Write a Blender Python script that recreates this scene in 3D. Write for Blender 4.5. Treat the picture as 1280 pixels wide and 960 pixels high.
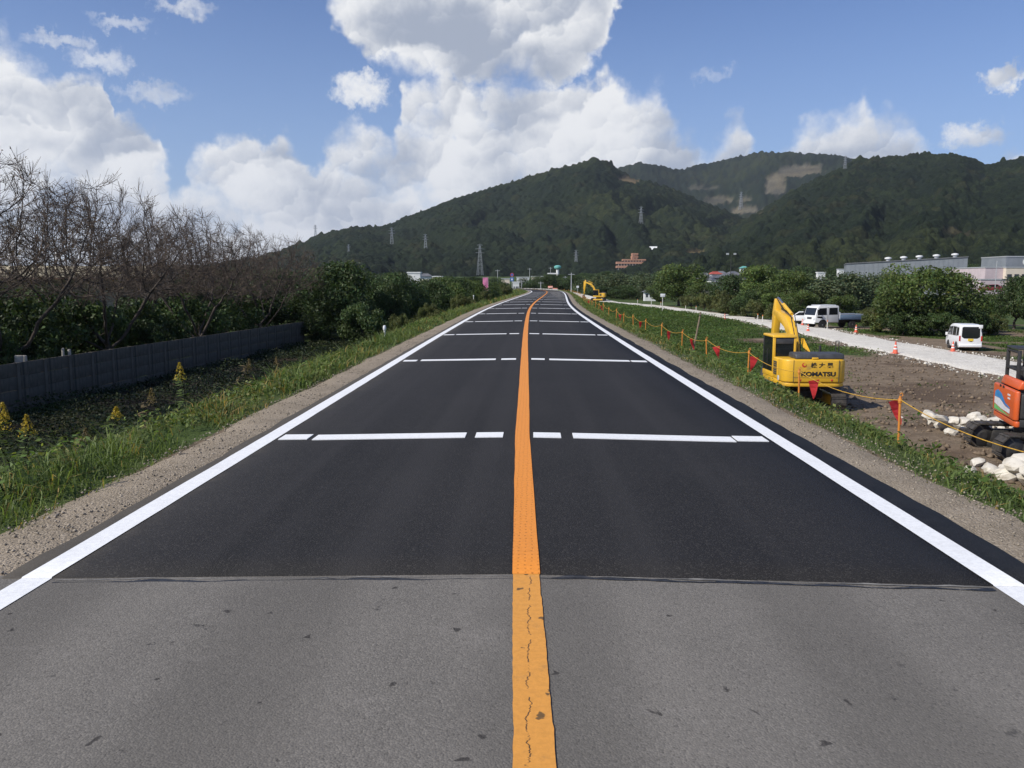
import bpy, bmesh, math, random
import numpy as np
from mathutils import Vector, Matrix

for _o in list(bpy.data.objects):
    bpy.data.objects.remove(_o)
SC = bpy.context.scene
COL = SC.collection
R = math.radians
PI = math.pi

# ------------------------------------------------------------------ camera
FPX, CX, CY, CAMH = 1035.0, 640.0, 480.0, 1.75
HOR, VPX = 353.0, 665.0
cam_d = bpy.data.cameras.new('camera')
cam_d.sensor_width = 36.0
cam_d.lens = 36.0 * FPX / 1280.0
cam_d.clip_start = 0.05
cam_d.clip_end = 30000.0
cam = bpy.data.objects.new('camera', cam_d)
COL.objects.link(cam)
cam.location = (0, 0, CAMH)
PITCH = math.atan((CY - HOR) / FPX)
YAW = math.atan((VPX - CX) / FPX * math.cos(PITCH))
cam.rotation_euler = (PI / 2 - PITCH, 0, YAW)
SC.camera = cam
CAM_R = cam.rotation_euler.to_matrix()

def pix_dir(x, y):
    d = CAM_R @ Vector(((x - CX) / FPX, -(y - CY) / FPX, -1.0))
    return d.normalized()

def pix_az_el(x, y):
    d = pix_dir(x, y)
    return math.atan2(d.x, d.y), math.asin(d.z)

def on_plane(x, y, z):
    d = pix_dir(x, y)
    t = (z - CAMH) / d.z
    return Vector((d.x * t, d.y * t, z))

def at_depth(x, y, Y):
    d = pix_dir(x, y)
    t = Y / d.y
    return Vector((d.x * t, Y, CAMH + d.z * t))

# ------------------------------------------------------------------ view
SC.view_settings.view_transform = 'Standard'
SC.view_settings.look = 'None'
SC.view_settings.gamma = 1.0
SC.view_settings.exposure = 0.0
SC.view_settings.use_curve_mapping = False
SC.render.engine = 'CYCLES'
SC.cycles.use_denoising = True
SC.cycles.max_bounces = 6
SC.cycles.diffuse_bounces = 3
SC.cycles.glossy_bounces = 3
SC.cycles.transmission_bounces = 6
SC.cycles.transparent_max_bounces = 12
SC.cycles.volume_bounces = 0
SC.cycles.sample_clamp_indirect = 6.0

# ------------------------------------------------------------------ sun and sky
SUN_EL = R(41)
SUN_H = Vector((-0.86, -0.51)).normalized()            # horizontal direction towards the sun
SUN_V = Vector((SUN_H.x * math.cos(SUN_EL), SUN_H.y * math.cos(SUN_EL), math.sin(SUN_EL)))
sun_d = bpy.data.lights.new('sun', 'SUN')
sun_d.energy = 5.0
sun_d.angle = R(0.53)
sun_d.color = (1.0, 0.94, 0.83)
sun = bpy.data.objects.new('sun', sun_d)
COL.objects.link(sun)
sun.location = (-60, -40, 90)
sun.rotation_euler = SUN_V.to_track_quat('Z', 'Y').to_euler()

class NT:
    """small helper to write node trees"""
    def __init__(s, tree):
        s.t = tree
    def n(s, kind, **kw):
        nd = s.t.nodes.new(kind)
        for k, v in kw.items():
            setattr(nd, k, v)
        return nd
    def put(s, sock, v):
        if isinstance(v, bpy.types.NodeSocket):
            s.t.links.new(v, sock)
        elif v is not None:
            try:
                sock.default_value = v
            except Exception:
                sock.default_value = (v, v, v)
    def m(s, op, a, b=None, c=None, clamp=False):
        nd = s.n('ShaderNodeMath', operation=op, use_clamp=clamp)
        s.put(nd.inputs[0], a)
        if b is not None: s.put(nd.inputs[1], b)
        if c is not None: s.put(nd.inputs[2], c)
        return nd.outputs[0]
    def v(s, op, a, b=None, out=0):
        nd = s.n('ShaderNodeVectorMath', operation=op)
        s.put(nd.inputs[0], a)
        if b is not None: s.put(nd.inputs[1], b)
        return nd.outputs['Value'] if op in ('DOT_PRODUCT', 'LENGTH', 'DISTANCE') else nd.outputs[0]
    def mix(s, f, a, b, blend='MIX'):
        nd = s.n('ShaderNodeMix', data_type='RGBA', blend_type=blend, clamp_factor=True)
        s.put(nd.inputs[0], f); s.put(nd.inputs[6], a); s.put(nd.inputs[7], b)
        return nd.outputs[2]
    def ramp(s, f, lo, hi, a=0.0, b=1.0, smooth=True):
        nd = s.n('ShaderNodeMapRange', interpolation_type='SMOOTHSTEP' if smooth else 'LINEAR')
        s.put(nd.inputs[0], f); s.put(nd.inputs[1], lo); s.put(nd.inputs[2], hi); s.put(nd.inputs[3], a); s.put(nd.inputs[4], b)
        return nd.outputs[0]
    def noise(s, vec, scale, detail=3.0, rough=0.55, out=0, dim='3D'):
        nd = s.n('ShaderNodeTexNoise', noise_dimensions=dim)
        if vec is not None: s.put(nd.inputs['Vector'], vec)
        nd.inputs['Scale'].default_value = scale; nd.inputs['Detail'].default_value = detail; nd.inputs['Roughness'].default_value = rough
        return nd.outputs[out]
    def voro(s, vec, scale, out='Distance', feature='F1', rnd=1.0, dim='3D'):
        nd = s.n('ShaderNodeTexVoronoi', feature=feature, voronoi_dimensions=dim)
        if vec is not None: s.put(nd.inputs['Vector'], vec)
        nd.inputs['Scale'].default_value = scale; nd.inputs['Randomness'].default_value = rnd
        return nd.outputs[out]

# broken cumulus as bearings seen in the photograph (pixels turned into azimuth and elevation):
# the upper outline of the low bank, the underside of the big cloud overhead, and a few single puffs
BANK_TOP = [(-260, 150), (-160, 60), (-60, 50), (0, 35), (22, 62), (48, 78), (72, 96), (100, 100), (122, 90), (138, 104), (143, 148), (165, 148), (200, 162), (214, 212), (225, 246), (236, 200), (262, 184), (310, 172), (358, 178),
            (380, 190), (394, 216), (402, 182), (420, 158), (450, 152), (478, 164), (492, 182), (502, 108), (516, 90), (540, 94), (580, 100), (620, 100), (690, 104), (714, 108), (732, 100), (765, 94), (786, 108), (802, 104),
            (830, 100), (841, 130), (852, 164), (870, 166), (882, 186), (900, 162), (924, 140), (936, 156), (944, 206), (966, 214), (982, 184), (1000, 164), (1020, 140), (1042, 140), (1065, 126), (1079, 114), (1090, 128),
            (1097, 148), (1115, 140), (1136, 142), (1150, 166), (1166, 206), (1200, 226), (1240, 222), (1262, 190), (1284, 182), (1340, 190), (1420, 150), (1520, 120), (1620, 180)]
OVER_BOT = [(-260, -400), (330, -300), (395, -60), (408, 8), (424, 44), (440, 66), (470, 78), (500, 90), (560, 108), (620, 120), (680, 116), (720, 100), (736, 82), (752, 56), (766, 28), (778, -20), (800, -60), (860, -300), (1620, -400)]
PUFFS = [(452, 112, 42, 24, .8), (1256, 97, 26, 17, .85), (1215, 171, 40, 19, .68), (230, 8, 38, 12, .5), (150, 27, 40, 10, .42), (76, 52, 42, 10, .48), (126, 76, 38, 14, .52), (190, 116, 44, 15, .5), (890, 92, 30, 10, .28)]
AZ0, AZ1, EL0, EL1 = -9.5, 9.5, -1.0, 9.0
def curve_of(k, x, pts):
    nd = k.n('ShaderNodeFloatCurve')
    c = nd.mapping.curves[0]
    q = []
    for (px, py) in pts:
        a, e = pix_az_el(px, py)
        q.append(((a * 10.35 - AZ0) / (AZ1 - AZ0), (e * 10.35 - EL0) / (EL1 - EL0)))
    q = [p for p in q if 0.001 < p[0] < .999]
    q = [(0.0, q[0][1])] + q + [(1.0, q[-1][1])]
    while len(c.points) < len(q): c.points.new(0.5, 0.5)
    for p, (u, v) in zip(c.points, q):
        p.location = (u, min(max(v, 0.0), 1.0)); p.handle_type = 'VECTOR'
    nd.mapping.update()
    k.put(nd.inputs['Value'], k.m('MULTIPLY_ADD', x, 1.0 / (AZ1 - AZ0), -AZ0 / (AZ1 - AZ0), clamp=True))
    return k.m('MULTIPLY_ADD', nd.outputs[0], EL1 - EL0, EL0)
def cloud_group():
    g = bpy.data.node_groups.new('cloud_field', 'ShaderNodeTree')
    g.interface.new_socket('P', in_out='INPUT', socket_type='NodeSocketVector')
    for nm in 'DFTL': g.interface.new_socket(nm, in_out='OUTPUT', socket_type='NodeSocketFloat')
    k = NT(g)
    gi = k.n('NodeGroupInput'); go = k.n('NodeGroupOutput')
    P = gi.outputs[0]
    w = k.noise(P, 2.3, 3.0, 0.6, out=1, dim='2D')                 # domain warp: the billowing outline
    w = k.v('MULTIPLY', k.v('SUBTRACT', w, (0.5, 0.5, 0.5)), (0.34, 0.30, 0.0))
    Q = k.v('ADD', P, w)
    sx = k.n('ShaderNodeSeparateXYZ'); k.put(sx.inputs[0], Q)
    ax, ey = sx.outputs[0], sx.outputs[1]
    bank = k.m('MULTIPLY_ADD', k.m('SUBTRACT', curve_of(k, ax, BANK_TOP), ey), 2.6, 0.22)
    bank = k.m('MINIMUM', bank, 1.0)
    over = k.m('MULTIPLY_ADD', k.m('SUBTRACT', ey, curve_of(k, ax, OVER_BOT)), 2.2, 0.22)
    over = k.m('MINIMUM', over, k.m('MULTIPLY', k.m('SUBTRACT', 4.7, ey), 2.0))
    over = k.m('MINIMUM', over, 1.35)
    F = k.m('MAXIMUM', bank, over)
    wide = k.noise(P, 0.34, 2.0, 0.5, dim='2D')                    # outside the view cloud cover is thinned to lower ambient light
    away = k.m('MAXIMUM', k.ramp(k.m('ABSOLUTE', k.m('ADD', ax, 0.25)), 7.4, 9.3), k.ramp(ey, 4.5, 6.0))
    gen = k.m('MULTIPLY_ADD', wide, 4.2, -2.62)
    gen = k.m('MULTIPLY_ADD', k.m('SUBTRACT', 1.0, away), -4.0, gen)
    F = k.m('MAXIMUM', F, gen)
    F = k.m('MAXIMUM', F, -1.5)
    def puff(scale, warp, squash):
        q = k.v('MULTIPLY', k.v('ADD', P, k.v('MULTIPLY', w, (warp, warp, 0))), (1.0, squash, 0))
        nd = k.n('ShaderNodeTexVoronoi', feature='SMOOTH_F1', voronoi_dimensions='2D')
        k.put(nd.inputs['Vector'], q); nd.inputs['Scale'].default_value = scale; nd.inputs['Smoothness'].default_value = 0.22
        rel = k.v('MULTIPLY', k.v('SUBTRACT', q, nd.outputs['Position']), (scale, scale, 0))
        return nd.outputs['Distance'], k.v('DOT_PRODUCT', rel, (-0.55, 0.83, 0))
    d1, s1 = puff(1.15, 1.0, 1.35)
    d2, s2 = puff(3.1, 1.3, 1.2)
    n1 = k.noise(P, 5.0, 5.0, 0.66, dim='2D')
    bil = k.m('MULTIPLY_ADD', d1, -0.50, 0.20)
    bil = k.m('ADD', bil, k.m('MULTIPLY_ADD', d2, -0.42, 0.16))
    bil = k.m('ADD', bil, k.m('MULTIPLY_ADD', n1, 0.75, -0.37))
    lit = k.m('ADD', k.m('MULTIPLY', s1, 0.55), k.m('MULTIPLY', s2, 0.26))
    lit = k.m('ADD', lit, k.m('MULTIPLY_ADD', n1, 0.55, -0.27))
    k.put(go.inputs[3], lit)
    k.put(go.inputs[0], k.m('ADD', F, bil)); k.put(go.inputs[1], F); k.put(go.inputs[2], over)
    return g

world = bpy.data.worlds.new('World')
SC.world = world
world.use_nodes = True
wt_ = world.node_tree
wt_.nodes.clear()
k = NT(wt_)
sky = k.n('ShaderNodeTexSky', sky_type='NISHITA', sun_disc=False)
sky.sun_elevation = SUN_EL
sky.sun_rotation = math.atan2(SUN_H.x, SUN_H.y)
sky.altitude = 50
sky.air_density = 1.0
sky.dust_density = 0.6
sky.ozone_density = 2.0
tc = k.n('ShaderNodeTexCoord')
dv = k.v('NORMALIZE', tc.outputs['Generated'])
sp = k.n('ShaderNodeSeparateXYZ'); k.put(sp.inputs[0], dv)
az = k.m('MULTIPLY', k.m('ARCTAN2', sp.outputs[0], sp.outputs[1]), 10.35)
el = k.m('MULTIPLY', k.m('ARCSINE', sp.outputs[2]), 10.35)
cb = k.n('ShaderNodeCombineXYZ'); k.put(cb.inputs[0], az); k.put(cb.inputs[1], el)
P0 = cb.outputs[0]
grp = cloud_group()
def field(vec):
    nd = k.n('ShaderNodeGroup'); nd.node_tree = grp
    k.put(nd.inputs[0], vec)
    return nd.outputs
D0, F0, T0, L0 = field(P0)
# single small puffs
wn = k.v('MULTIPLY', k.v('SUBTRACT', k.noise(P0, 5.0, 4.0, 0.65, out=1, dim='2D'), (0.5, 0.5, 0.5)), (0.55, 0.4, 0.0))
PQ = k.v('ADD', P0, wn)
pf = None
for (x, y, rx, ry, wt) in PUFFS:
    a_, e_ = pix_az_el(x, y)
    d = k.v('MULTIPLY', k.v('SUBTRACT', PQ, (a_ * 10.35, e_ * 10.35, 0)), (100.0 / rx, 100.0 / ry, 0))
    q_ = k.m('MULTIPLY_ADD', k.v('DOT_PRODUCT', d, d), -wt, wt)
    pf = q_ if pf is None else k.m('MAXIMUM', pf, q_)
soft = k.ramp(k.noise(P0, 0.9, 2.0, dim='2D'), .35, .65, .50, 1.25)
alpha = k.ramp(D0, 0.0, soft)
alpha = k.m('MAXIMUM', alpha, k.ramp(pf, 0.0, 0.85))
shade = k.m('ADD', L0, 0.74)
rim = k.ramp(D0, 0.15, 1.3, 0.10, -0.10)                # thin edges let the light through
shade = k.m('ADD', shade, rim)
big = k.noise(k.v('MULTIPLY', P0, (0.8, 1.3, 0)), 0.9, 2.0, 0.5, dim='2D')
gq = k.m('ADD', k.m('MULTIPLY_ADD', az, 0.30, 0.50), k.m('MULTIPLY_ADD', el, -0.50, 1.65))   # the big cloud is grey below and to the right
gq = k.m('ADD', gq, k.m('MULTIPLY_ADD', big, 0.9, -0.45))
thick = k.m('MULTIPLY', k.ramp(T0, 0.15, 0.9, 0.0, 1.0), k.ramp(gq, .15, .95, .0, .95))
shade = k.m('ADD', k.m('MULTIPLY', shade, k.m('SUBTRACT', 1.0, thick)), k.m('MULTIPLY', k.m('MULTIPLY_ADD', L0, 0.75, 0.12), thick))
shade = k.m('SUBTRACT', shade, k.ramp(big, .38, .66, 0.0, 0.55))
shade = k.ramp(shade, -0.28, 0.95)
ccol = k.mix(shade, (3.9, 4.4, 5.4, 1), (9.4, 9.45, 9.5, 1))
skyc = k.mix(1.0, sky.outputs[0], (0.70, 0.84, 1.17, 1), 'MULTIPLY')
# thin whitish air low in the sky
low = k.ramp(el, -0.5, 4.2, 0.5, 0.0)
skyc = k.mix(low, skyc, (4.6, 6.2, 8.7, 1))
ccol = k.mix(k.ramp(el, 0.2, 3.0, 0.20, 0.0), ccol, (6.3, 7.0, 8.3, 1))
final = k.mix(k.m('MULTIPLY', alpha, 0.97), skyc, ccol)
bg = k.n('ShaderNodeBackground')
k.put(bg.inputs[0], final)
bg.inputs[1].default_value = 0.10
wo = k.n('ShaderNodeOutputWorld')
wt_.links.new(bg.outputs[0], wo.inputs[0])
try:
    world.cycles.sampling_method = 'MANUAL'
    world.cycles.sample_map_resolution = 512
except Exception:
    pass

# ------------------------------------------------------------------ helpers: objects
def link(o, parent=None):
    COL.objects.link(o)
    if parent is not None:
        o.parent = parent
    return o

def tag(o, label=None, cat=None, group=None, kind=None):
    if label: o['label'] = label
    if cat: o['category'] = cat
    if group: o['group'] = group
    if kind: o['kind'] = kind
    return o

def thing(name, label, cat, loc=(0, 0, 0), rz=0.0, group=None, scale=None):
    o = bpy.data.objects.new(name, None)
    o.empty_display_size = 0.3
    link(o)
    o.location = loc
    o.rotation_euler = (0, 0, rz)
    if scale: o.scale = (scale, scale, scale) if not isinstance(scale, tuple) else scale
    return tag(o, label, cat, group)

def copy_tree(src, parent=None):
    c = src.copy()
    COL.objects.link(c)
    c.parent = parent
    for ch in list(src.children):
        copy_tree(ch, c)
    return c

def mesh_np(name, verts, tris=None, quads=None, mat=None, cols=None, smooth=False, parent=None):
    """fast mesh from numpy arrays; cols is a per-vertex rgb array"""
    me = bpy.data.meshes.new(name)
    nv = len(verts)
    me.vertices.add(nv)
    me.vertices.foreach_set('co', np.asarray(verts, np.float32).ravel())
    loops = []; starts = []; tot = 0
    if quads is not None and len(quads):
        q = np.asarray(quads, np.int32); loops.append(q.ravel()); starts.append(np.arange(len(q)) * 4 + tot); tot += q.size
    if tris is not None and len(tris):
        t = np.asarray(tris, np.int32); loops.append(t.ravel()); starts.append(np.arange(len(t)) * 3 + tot); tot += t.size
    loops = np.concatenate(loops).astype(np.int32); starts = np.concatenate(starts).astype(np.int32)
    me.loops.add(len(loops)); me.loops.foreach_set('vertex_index', loops)
    me.polygons.add(len(starts)); me.polygons.foreach_set('loop_start', starts)
    if smooth:
        me.polygons.foreach_set('use_smooth', np.ones(len(starts), bool))
    if cols is not None:
        a = me.color_attributes.new('tint', 'FLOAT_COLOR', 'POINT')
        c = np.ones((nv, 4), np.float32); c[:, :3] = cols
        a.data.foreach_set('color', c.ravel())
    me.update(calc_edges=True)
    if mat: me.materials.append(mat)
    o = bpy.data.objects.new(name, me)
    link(o, parent)
    return o

class MB:
    """collects shapes, builds ONE mesh object"""
    def __init__(s):
        s.v = []; s.f = []
    def add(s, vs, fs):
        b = len(s.v)
        s.v += [tuple(q) for q in vs]
        s.f += [tuple(i + b for i in f) for f in fs]
        return s
    def box(s, c, d, rot=None, taper=(1, 1)):
        hx, hy, hz = d[0] / 2, d[1] / 2, d[2] / 2
        vs = []
        for sz in (-1, 1):
            tx, ty = taper if sz > 0 else (1, 1)
            for sx, sy in ((-1, -1), (1, -1), (1, 1), (-1, 1)):
                vs.append(Vector((sx * hx * tx, sy * hy * ty, sz * hz)))
        if rot is not None:
            vs = [rot @ q for q in vs]
        vs = [q + Vector(c) for q in vs]
        return s.add(vs, [(3, 2, 1, 0), (4, 5, 6, 7), (0, 1, 5, 4), (1, 2, 6, 5), (2, 3, 7, 6), (3, 0, 4, 7)])
    def bb(s, x0, x1, y0, y1, z0, z1):
        return s.box(((x0 + x1) / 2, (y0 + y1) / 2, (z0 + z1) / 2), (abs(x1 - x0), abs(y1 - y0), abs(z1 - z0)))
    def prism(s, pts, a0, a1, axis='x'):
        """polygon pts extruded along axis; pts are the two other coordinates in order (x->(y,z), y->(x,z), z->(x,y))"""
        def mk(p, a):
            return {'x': (a, p[0], p[1]), 'y': (p[0], a, p[1]), 'z': (p[0], p[1], a)}[axis]
        n = len(pts)
        vs = [mk(p, a0) for p in pts] + [mk(p, a1) for p in pts]
        fs = [tuple(range(n))[::-1], tuple(range(n, 2 * n))]
        fs += [(i, (i + 1) % n, n + (i + 1) % n, n + i) for i in range(n)]
        return s.add(vs, fs)
    def tube(s, p0, p1, r0, r1=None, n=8, cap=True):
        r1 = r0 if r1 is None else r1
        p0, p1 = Vector(p0), Vector(p1)
        d = (p1 - p0)
        if d.length < 1e-6: return s
        q = d.to_track_quat('Z', 'Y')
        vs = []
        for p, r in ((p0, r0), (p1, r1)):
            for i in range(n):
                a = 2 * PI * i / n
                vs.append(p + q @ Vector((math.cos(a) * r, math.sin(a) * r, 0)))
        fs = [(i, (i + 1) % n, n + (i + 1) % n, n + i) for i in range(n)]
        if cap: fs += [tuple(range(n))[::-1], tuple(range(n, 2 * n))]
        return s.add(vs, fs)
    def path(s, pts, r, n=6):
        for a, b in zip(pts[:-1], pts[1:]):
            s.tube(a, b, r, r, n)
        return s
    def lathe(s, prof, c=(0, 0, 0), n=16, axis='z'):
        c = Vector(c); m = len(prof); vs = []
        for (r, h) in prof:
            for i in range(n):
                a = 2 * PI * i / n
                p = (math.cos(a) * r, math.sin(a) * r, h)
                if axis == 'x': p = (h, p[0], p[1])
                if axis == 'y': p = (p[0], h, p[1])
                vs.append(Vector(p) + c)
        fs = []
        for j in range(m - 1):
            for i in range(n):
                fs.append((j * n + i, j * n + (i + 1) % n, (j + 1) * n + (i + 1) % n, (j + 1) * n + i))
        fs += [tuple(range(n))[::-1], tuple(range((m - 1) * n, m * n))]
        return s.add(vs, fs)
    def build(s, name, mat, parent=None, bevel=0.0, seg=2, smooth=False):
        bm = bmesh.new()
        bv = [bm.verts.new(q) for q in s.v]
        for f in s.f:
            try: bm.faces.new([bv[i] for i in f])
            except ValueError: pass
        bmesh.ops.recalc_face_normals(bm, faces=bm.faces)
        if bevel > 0:
            es = [e for e in bm.edges if len(e.link_faces) == 2 and e.calc_face_angle(0) > R(25)]
            bmesh.ops.bevel(bm, geom=es, offset=bevel, segments=seg, profile=0.5, affect='EDGES', clamp_overlap=True)
        me = bpy.data.meshes.new(name)
        bm.to_mesh(me); bm.free()
        if smooth or bevel > 0:
            for p in me.polygons: p.use_smooth = True
            try: me.set_sharp_from_angle(angle=R(38))
            except Exception: pass
        me.materials.append(mat)
        o = bpy.data.objects.new(name, me)
        return link(o, parent)

# ------------------------------------------------------------------ helpers: noise in numpy
def _hash(ix, iy, seed=0):
    h = (ix.astype(np.int64) * 374761393 + iy.astype(np.int64) * 668265263 + seed * 1442695040888963) & 0x7fffffff
    h = ((h ^ (h >> 13)) * 1274126177) & 0x7fffffff
    h = h ^ (h >> 16)
    return (h & 0xffff) / 65535.0
def vnoise(x, y, seed=0):
    x = np.asarray(x, float); y = np.asarray(y, float)
    ix = np.floor(x); iy = np.floor(y); fx = x - ix; fy = y - iy
    fx = fx * fx * (3 - 2 * fx); fy = fy * fy * (3 - 2 * fy)
    a = _hash(ix, iy, seed); b = _hash(ix + 1, iy, seed); c = _hash(ix, iy + 1, seed); d = _hash(ix + 1, iy + 1, seed)
    return (a * (1 - fx) + b * fx) * (1 - fy) + (c * (1 - fx) + d * fx) * fy
def fbm(x, y, oct=4, seed=0):
    s = 0; a = 0.5; t = 0
    for i in range(oct):
        s = s + a * vnoise(np.asarray(x) * 2 ** i, np.asarray(y) * 2 ** i, seed + i * 17); t += a; a *= 0.5
    return s / t
def worley(x, y, seed=0):
    """distance to the nearest jittered cell point and that cell's random number"""
    ix = np.floor(x); iy = np.floor(y)
    best = np.full(np.shape(x), 9.0); rid = np.zeros(np.shape(x))
    for dx in (-1, 0, 1):
        for dy in (-1, 0, 1):
            cx = ix + dx; cy = iy + dy
            px = cx + _hash(cx, cy, seed + 1); py = cy + _hash(cx, cy, seed + 2)
            d = (x - px) ** 2 + (y - py) ** 2
            rr = _hash(cx, cy, seed + 3)
            w = d < best
            best = np.where(w, d, best); rid = np.where(w, rr, rid)
    return np.sqrt(best), rid
def sstep(a, b, x):
    t = np.clip((np.asarray(x, float) - a) / (b - a), 0, 1)
    return t * t * (3 - 2 * t)

# ------------------------------------------------------------------ helpers: materials
def new_mat(name):
    m = bpy.data.materials.new(name)
    m.use_nodes = True
    m.node_tree.nodes.clear()
    return m, NT(m.node_tree)
def finish(m, k, shader):
    o = k.n('ShaderNodeOutputMaterial')
    m.node_tree.links.new(shader, o.inputs[0])
    return m
def princ(k, col, rough=0.7, metal=0.0, normal=None, spec=None, coat=0.0):
    p = k.n('ShaderNodeBsdfPrincipled')
    k.put(p.inputs['Base Color'], col); k.put(p.inputs['Roughness'], rough); k.put(p.inputs['Metallic'], metal)
    if normal is not None: k.put(p.inputs['Normal'], normal)
    if spec is not None: p.inputs['Specular IOR Level'].default_value = spec
    if coat: p.inputs['Coat Weight'].default_value = coat; p.inputs['Coat Roughness'].default_value = 0.08
    return p.outputs[0]
def bump(k, h, strength=0.3, dist=0.02, normal=None):
    b = k.n('ShaderNodeBump')
    b.inputs['Strength'].default_value = strength; b.inputs['Distance'].default_value = dist
    k.put(b.inputs['Height'], h)
    if normal is not None: k.put(b.inputs['Normal'], normal)
    return b.outputs[0]
def c4(c): return (c[0], c[1], c[2], 1)
def obj_co(k, gen='Object'):
    return k.n('ShaderNodeTexCoord').outputs[gen]
def pmat(name, c1, c2=None, scale=4.0, rough=0.75, metal=0.0, bstr=0.15, bscale=40.0, lo=0.35, hi=0.65, spec=None, coat=0.0, detail=5.0):
    """worn surface: two base colours mixed by noise, fine relief"""
    m, k = new_mat(name)
    co = obj_co(k)
    c2 = c2 or tuple(x * 0.72 for x in c1)
    n = k.noise(co, scale, detail, 0.6)
    col = k.mix(k.ramp(n, lo, hi), c4(c1), c4(c2))
    nrm = bump(k, k.noise(co, bscale, 3.0), bstr, 0.01) if bstr else None
    rg = k.ramp(k.noise(co, scale * 2.3, 3.0), 0.3, 0.7, max(rough - 0.08, 0.02), min(rough + 0.08, 1))
    return finish(m, k, princ(k, col, rg, metal, nrm, spec, coat))
def paint(name, c, dirt=(0.13, 0.11, 0.085), amount=0.35, rough=0.38, coat=0.15):
    """machine or car paint with dust and scuffs"""
    m, k = new_mat(name)
    co = obj_co(k)
    n = k.noise(co, 2.2, 6.0, 0.65)
    f = k.ramp(n, 0.50, 0.78, 0.0, amount)
    fine = k.ramp(k.noise(co, 26.0, 4.0, 0.7), 0.58, 0.72, 0.0, amount * 0.8)
    f = k.m('MAXIMUM', f, fine)
    tone = k.mix(k.noise(co, 0.8, 2.0), c4(c), c4(tuple(x * 0.86 for x in c)))
    col = k.mix(f, tone, c4(dirt))
    rg = k.ramp(n, 0.3, 0.8, rough, rough + 0.25)
    return finish(m, k, princ(k, col, rg, 0.0, bump(k, k.noise(co, 3.0, 2.0), 0.05, 0.02), None, coat))
def leaf_mat(name, c1, c2, trans=0.35, rough=0.55, tint=True):
    """foliage: colour drifts from leaf to leaf, light passes through"""
    m, k = new_mat(name)
    co = obj_co(k)
    n = k.noise(co, 0.55, 3.0)
    col = k.mix(k.ramp(n, 0.35, 0.65), c4(c1), c4(c2))
    if tint:
        a = k.n('ShaderNodeAttribute', attribute_name='tint')
        col = k.mix(1.0, col, a.outputs['Color'], 'MULTIPLY')
    p = princ(k, col, rough, spec=0.3)
    t = k.n('ShaderNodeBsdfTranslucent')
    k.put(t.inputs[0], k.mix(1.0, col, (1.25, 1.3, 0.7, 1), 'MULTIPLY'))
    mx = k.n('ShaderNodeMixShader')
    mx.inputs[0].default_value = trans
    m.node_tree.links.new(p, mx.inputs[1]); m.node_tree.links.new(t.outputs[0], mx.inputs[2])
    return finish(m, k, mx.outputs[0])
def glass_mat(name, tint=(0.02, 0.025, 0.028), see=0.35):
    m, k = new_mat(name)
    p = princ(k, c4(tint), 0.06, spec=0.6)
    t = k.n('ShaderNodeBsdfTransparent'); t.inputs[0].default_value = (0.62, 0.68, 0.68, 1)
    mx = k.n('ShaderNodeMixShader'); mx.inputs[0].default_value = see
    m.node_tree.links.new(p, mx.inputs[1]); m.node_tree.links.new(t.outputs[0], mx.inputs[2])
    return finish(m, k, mx.outputs[0])
# ================================================================== THE LAND
rng = np.random.default_rng(7)
_kY = np.array([-30, 0, 5, 9.4, 18, 30, 52, 67, 82, 106, 139, 165, 185, 210, 240, 300, 400, 600, 1000, 9000.])
_kX = np.array([-.08, -.08, -.08, -.08, -.17, -.24, -.22, .05, .52, 1.4, 2.5, 3.0, 2.6, .4, -5.5, -25, -72, -170, -380, -380.])
_dY = np.concatenate([np.arange(-30, 420, 1.0), np.arange(420, 9000, 20.0)])
_dX = np.interp(_dY, _kY, _kX)
for _ in range(3):
    _p = _dX.copy(); _p[6:-6] = sum(np.roll(_dX, i) for i in range(-6, 7))[6:-6] / 13.0; _dX = _p
def cl(Y): return np.interp(Y, _dY, _dX)

# haul road of crushed stone: x, y, z above nothing (None: lies on the field), half width
HAUL = [(27.5, -20, None, 3.0), (26.4, 30, None, 3.0), (26.4, 45, None, 2.9), (26.6, 60, None, 2.75), (27.2, 75, None, 2.6), (28.0, 90, None, 2.7), (28.3, 105, None, 2.2),
        (27.2, 125, None, 1.9), (26.0, 145, None, 2.0), (24.3, 170, None, 2.2), (21.0, 192, None, 2.2), (16.0, 214, -2.3, 2.1), (11.0, 238, -1.2, 2.1), (5.5, 258, -0.35, 2.1), (-3, 276, -0.15, 2.0)]
_hy = np.array([p[1] for p in HAUL], float)
def haul_x(Y): return np.interp(Y, _hy, [p[0] for p in HAUL])
def haul_w(Y): return np.interp(Y, _hy, [p[3] for p in HAUL])

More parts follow.
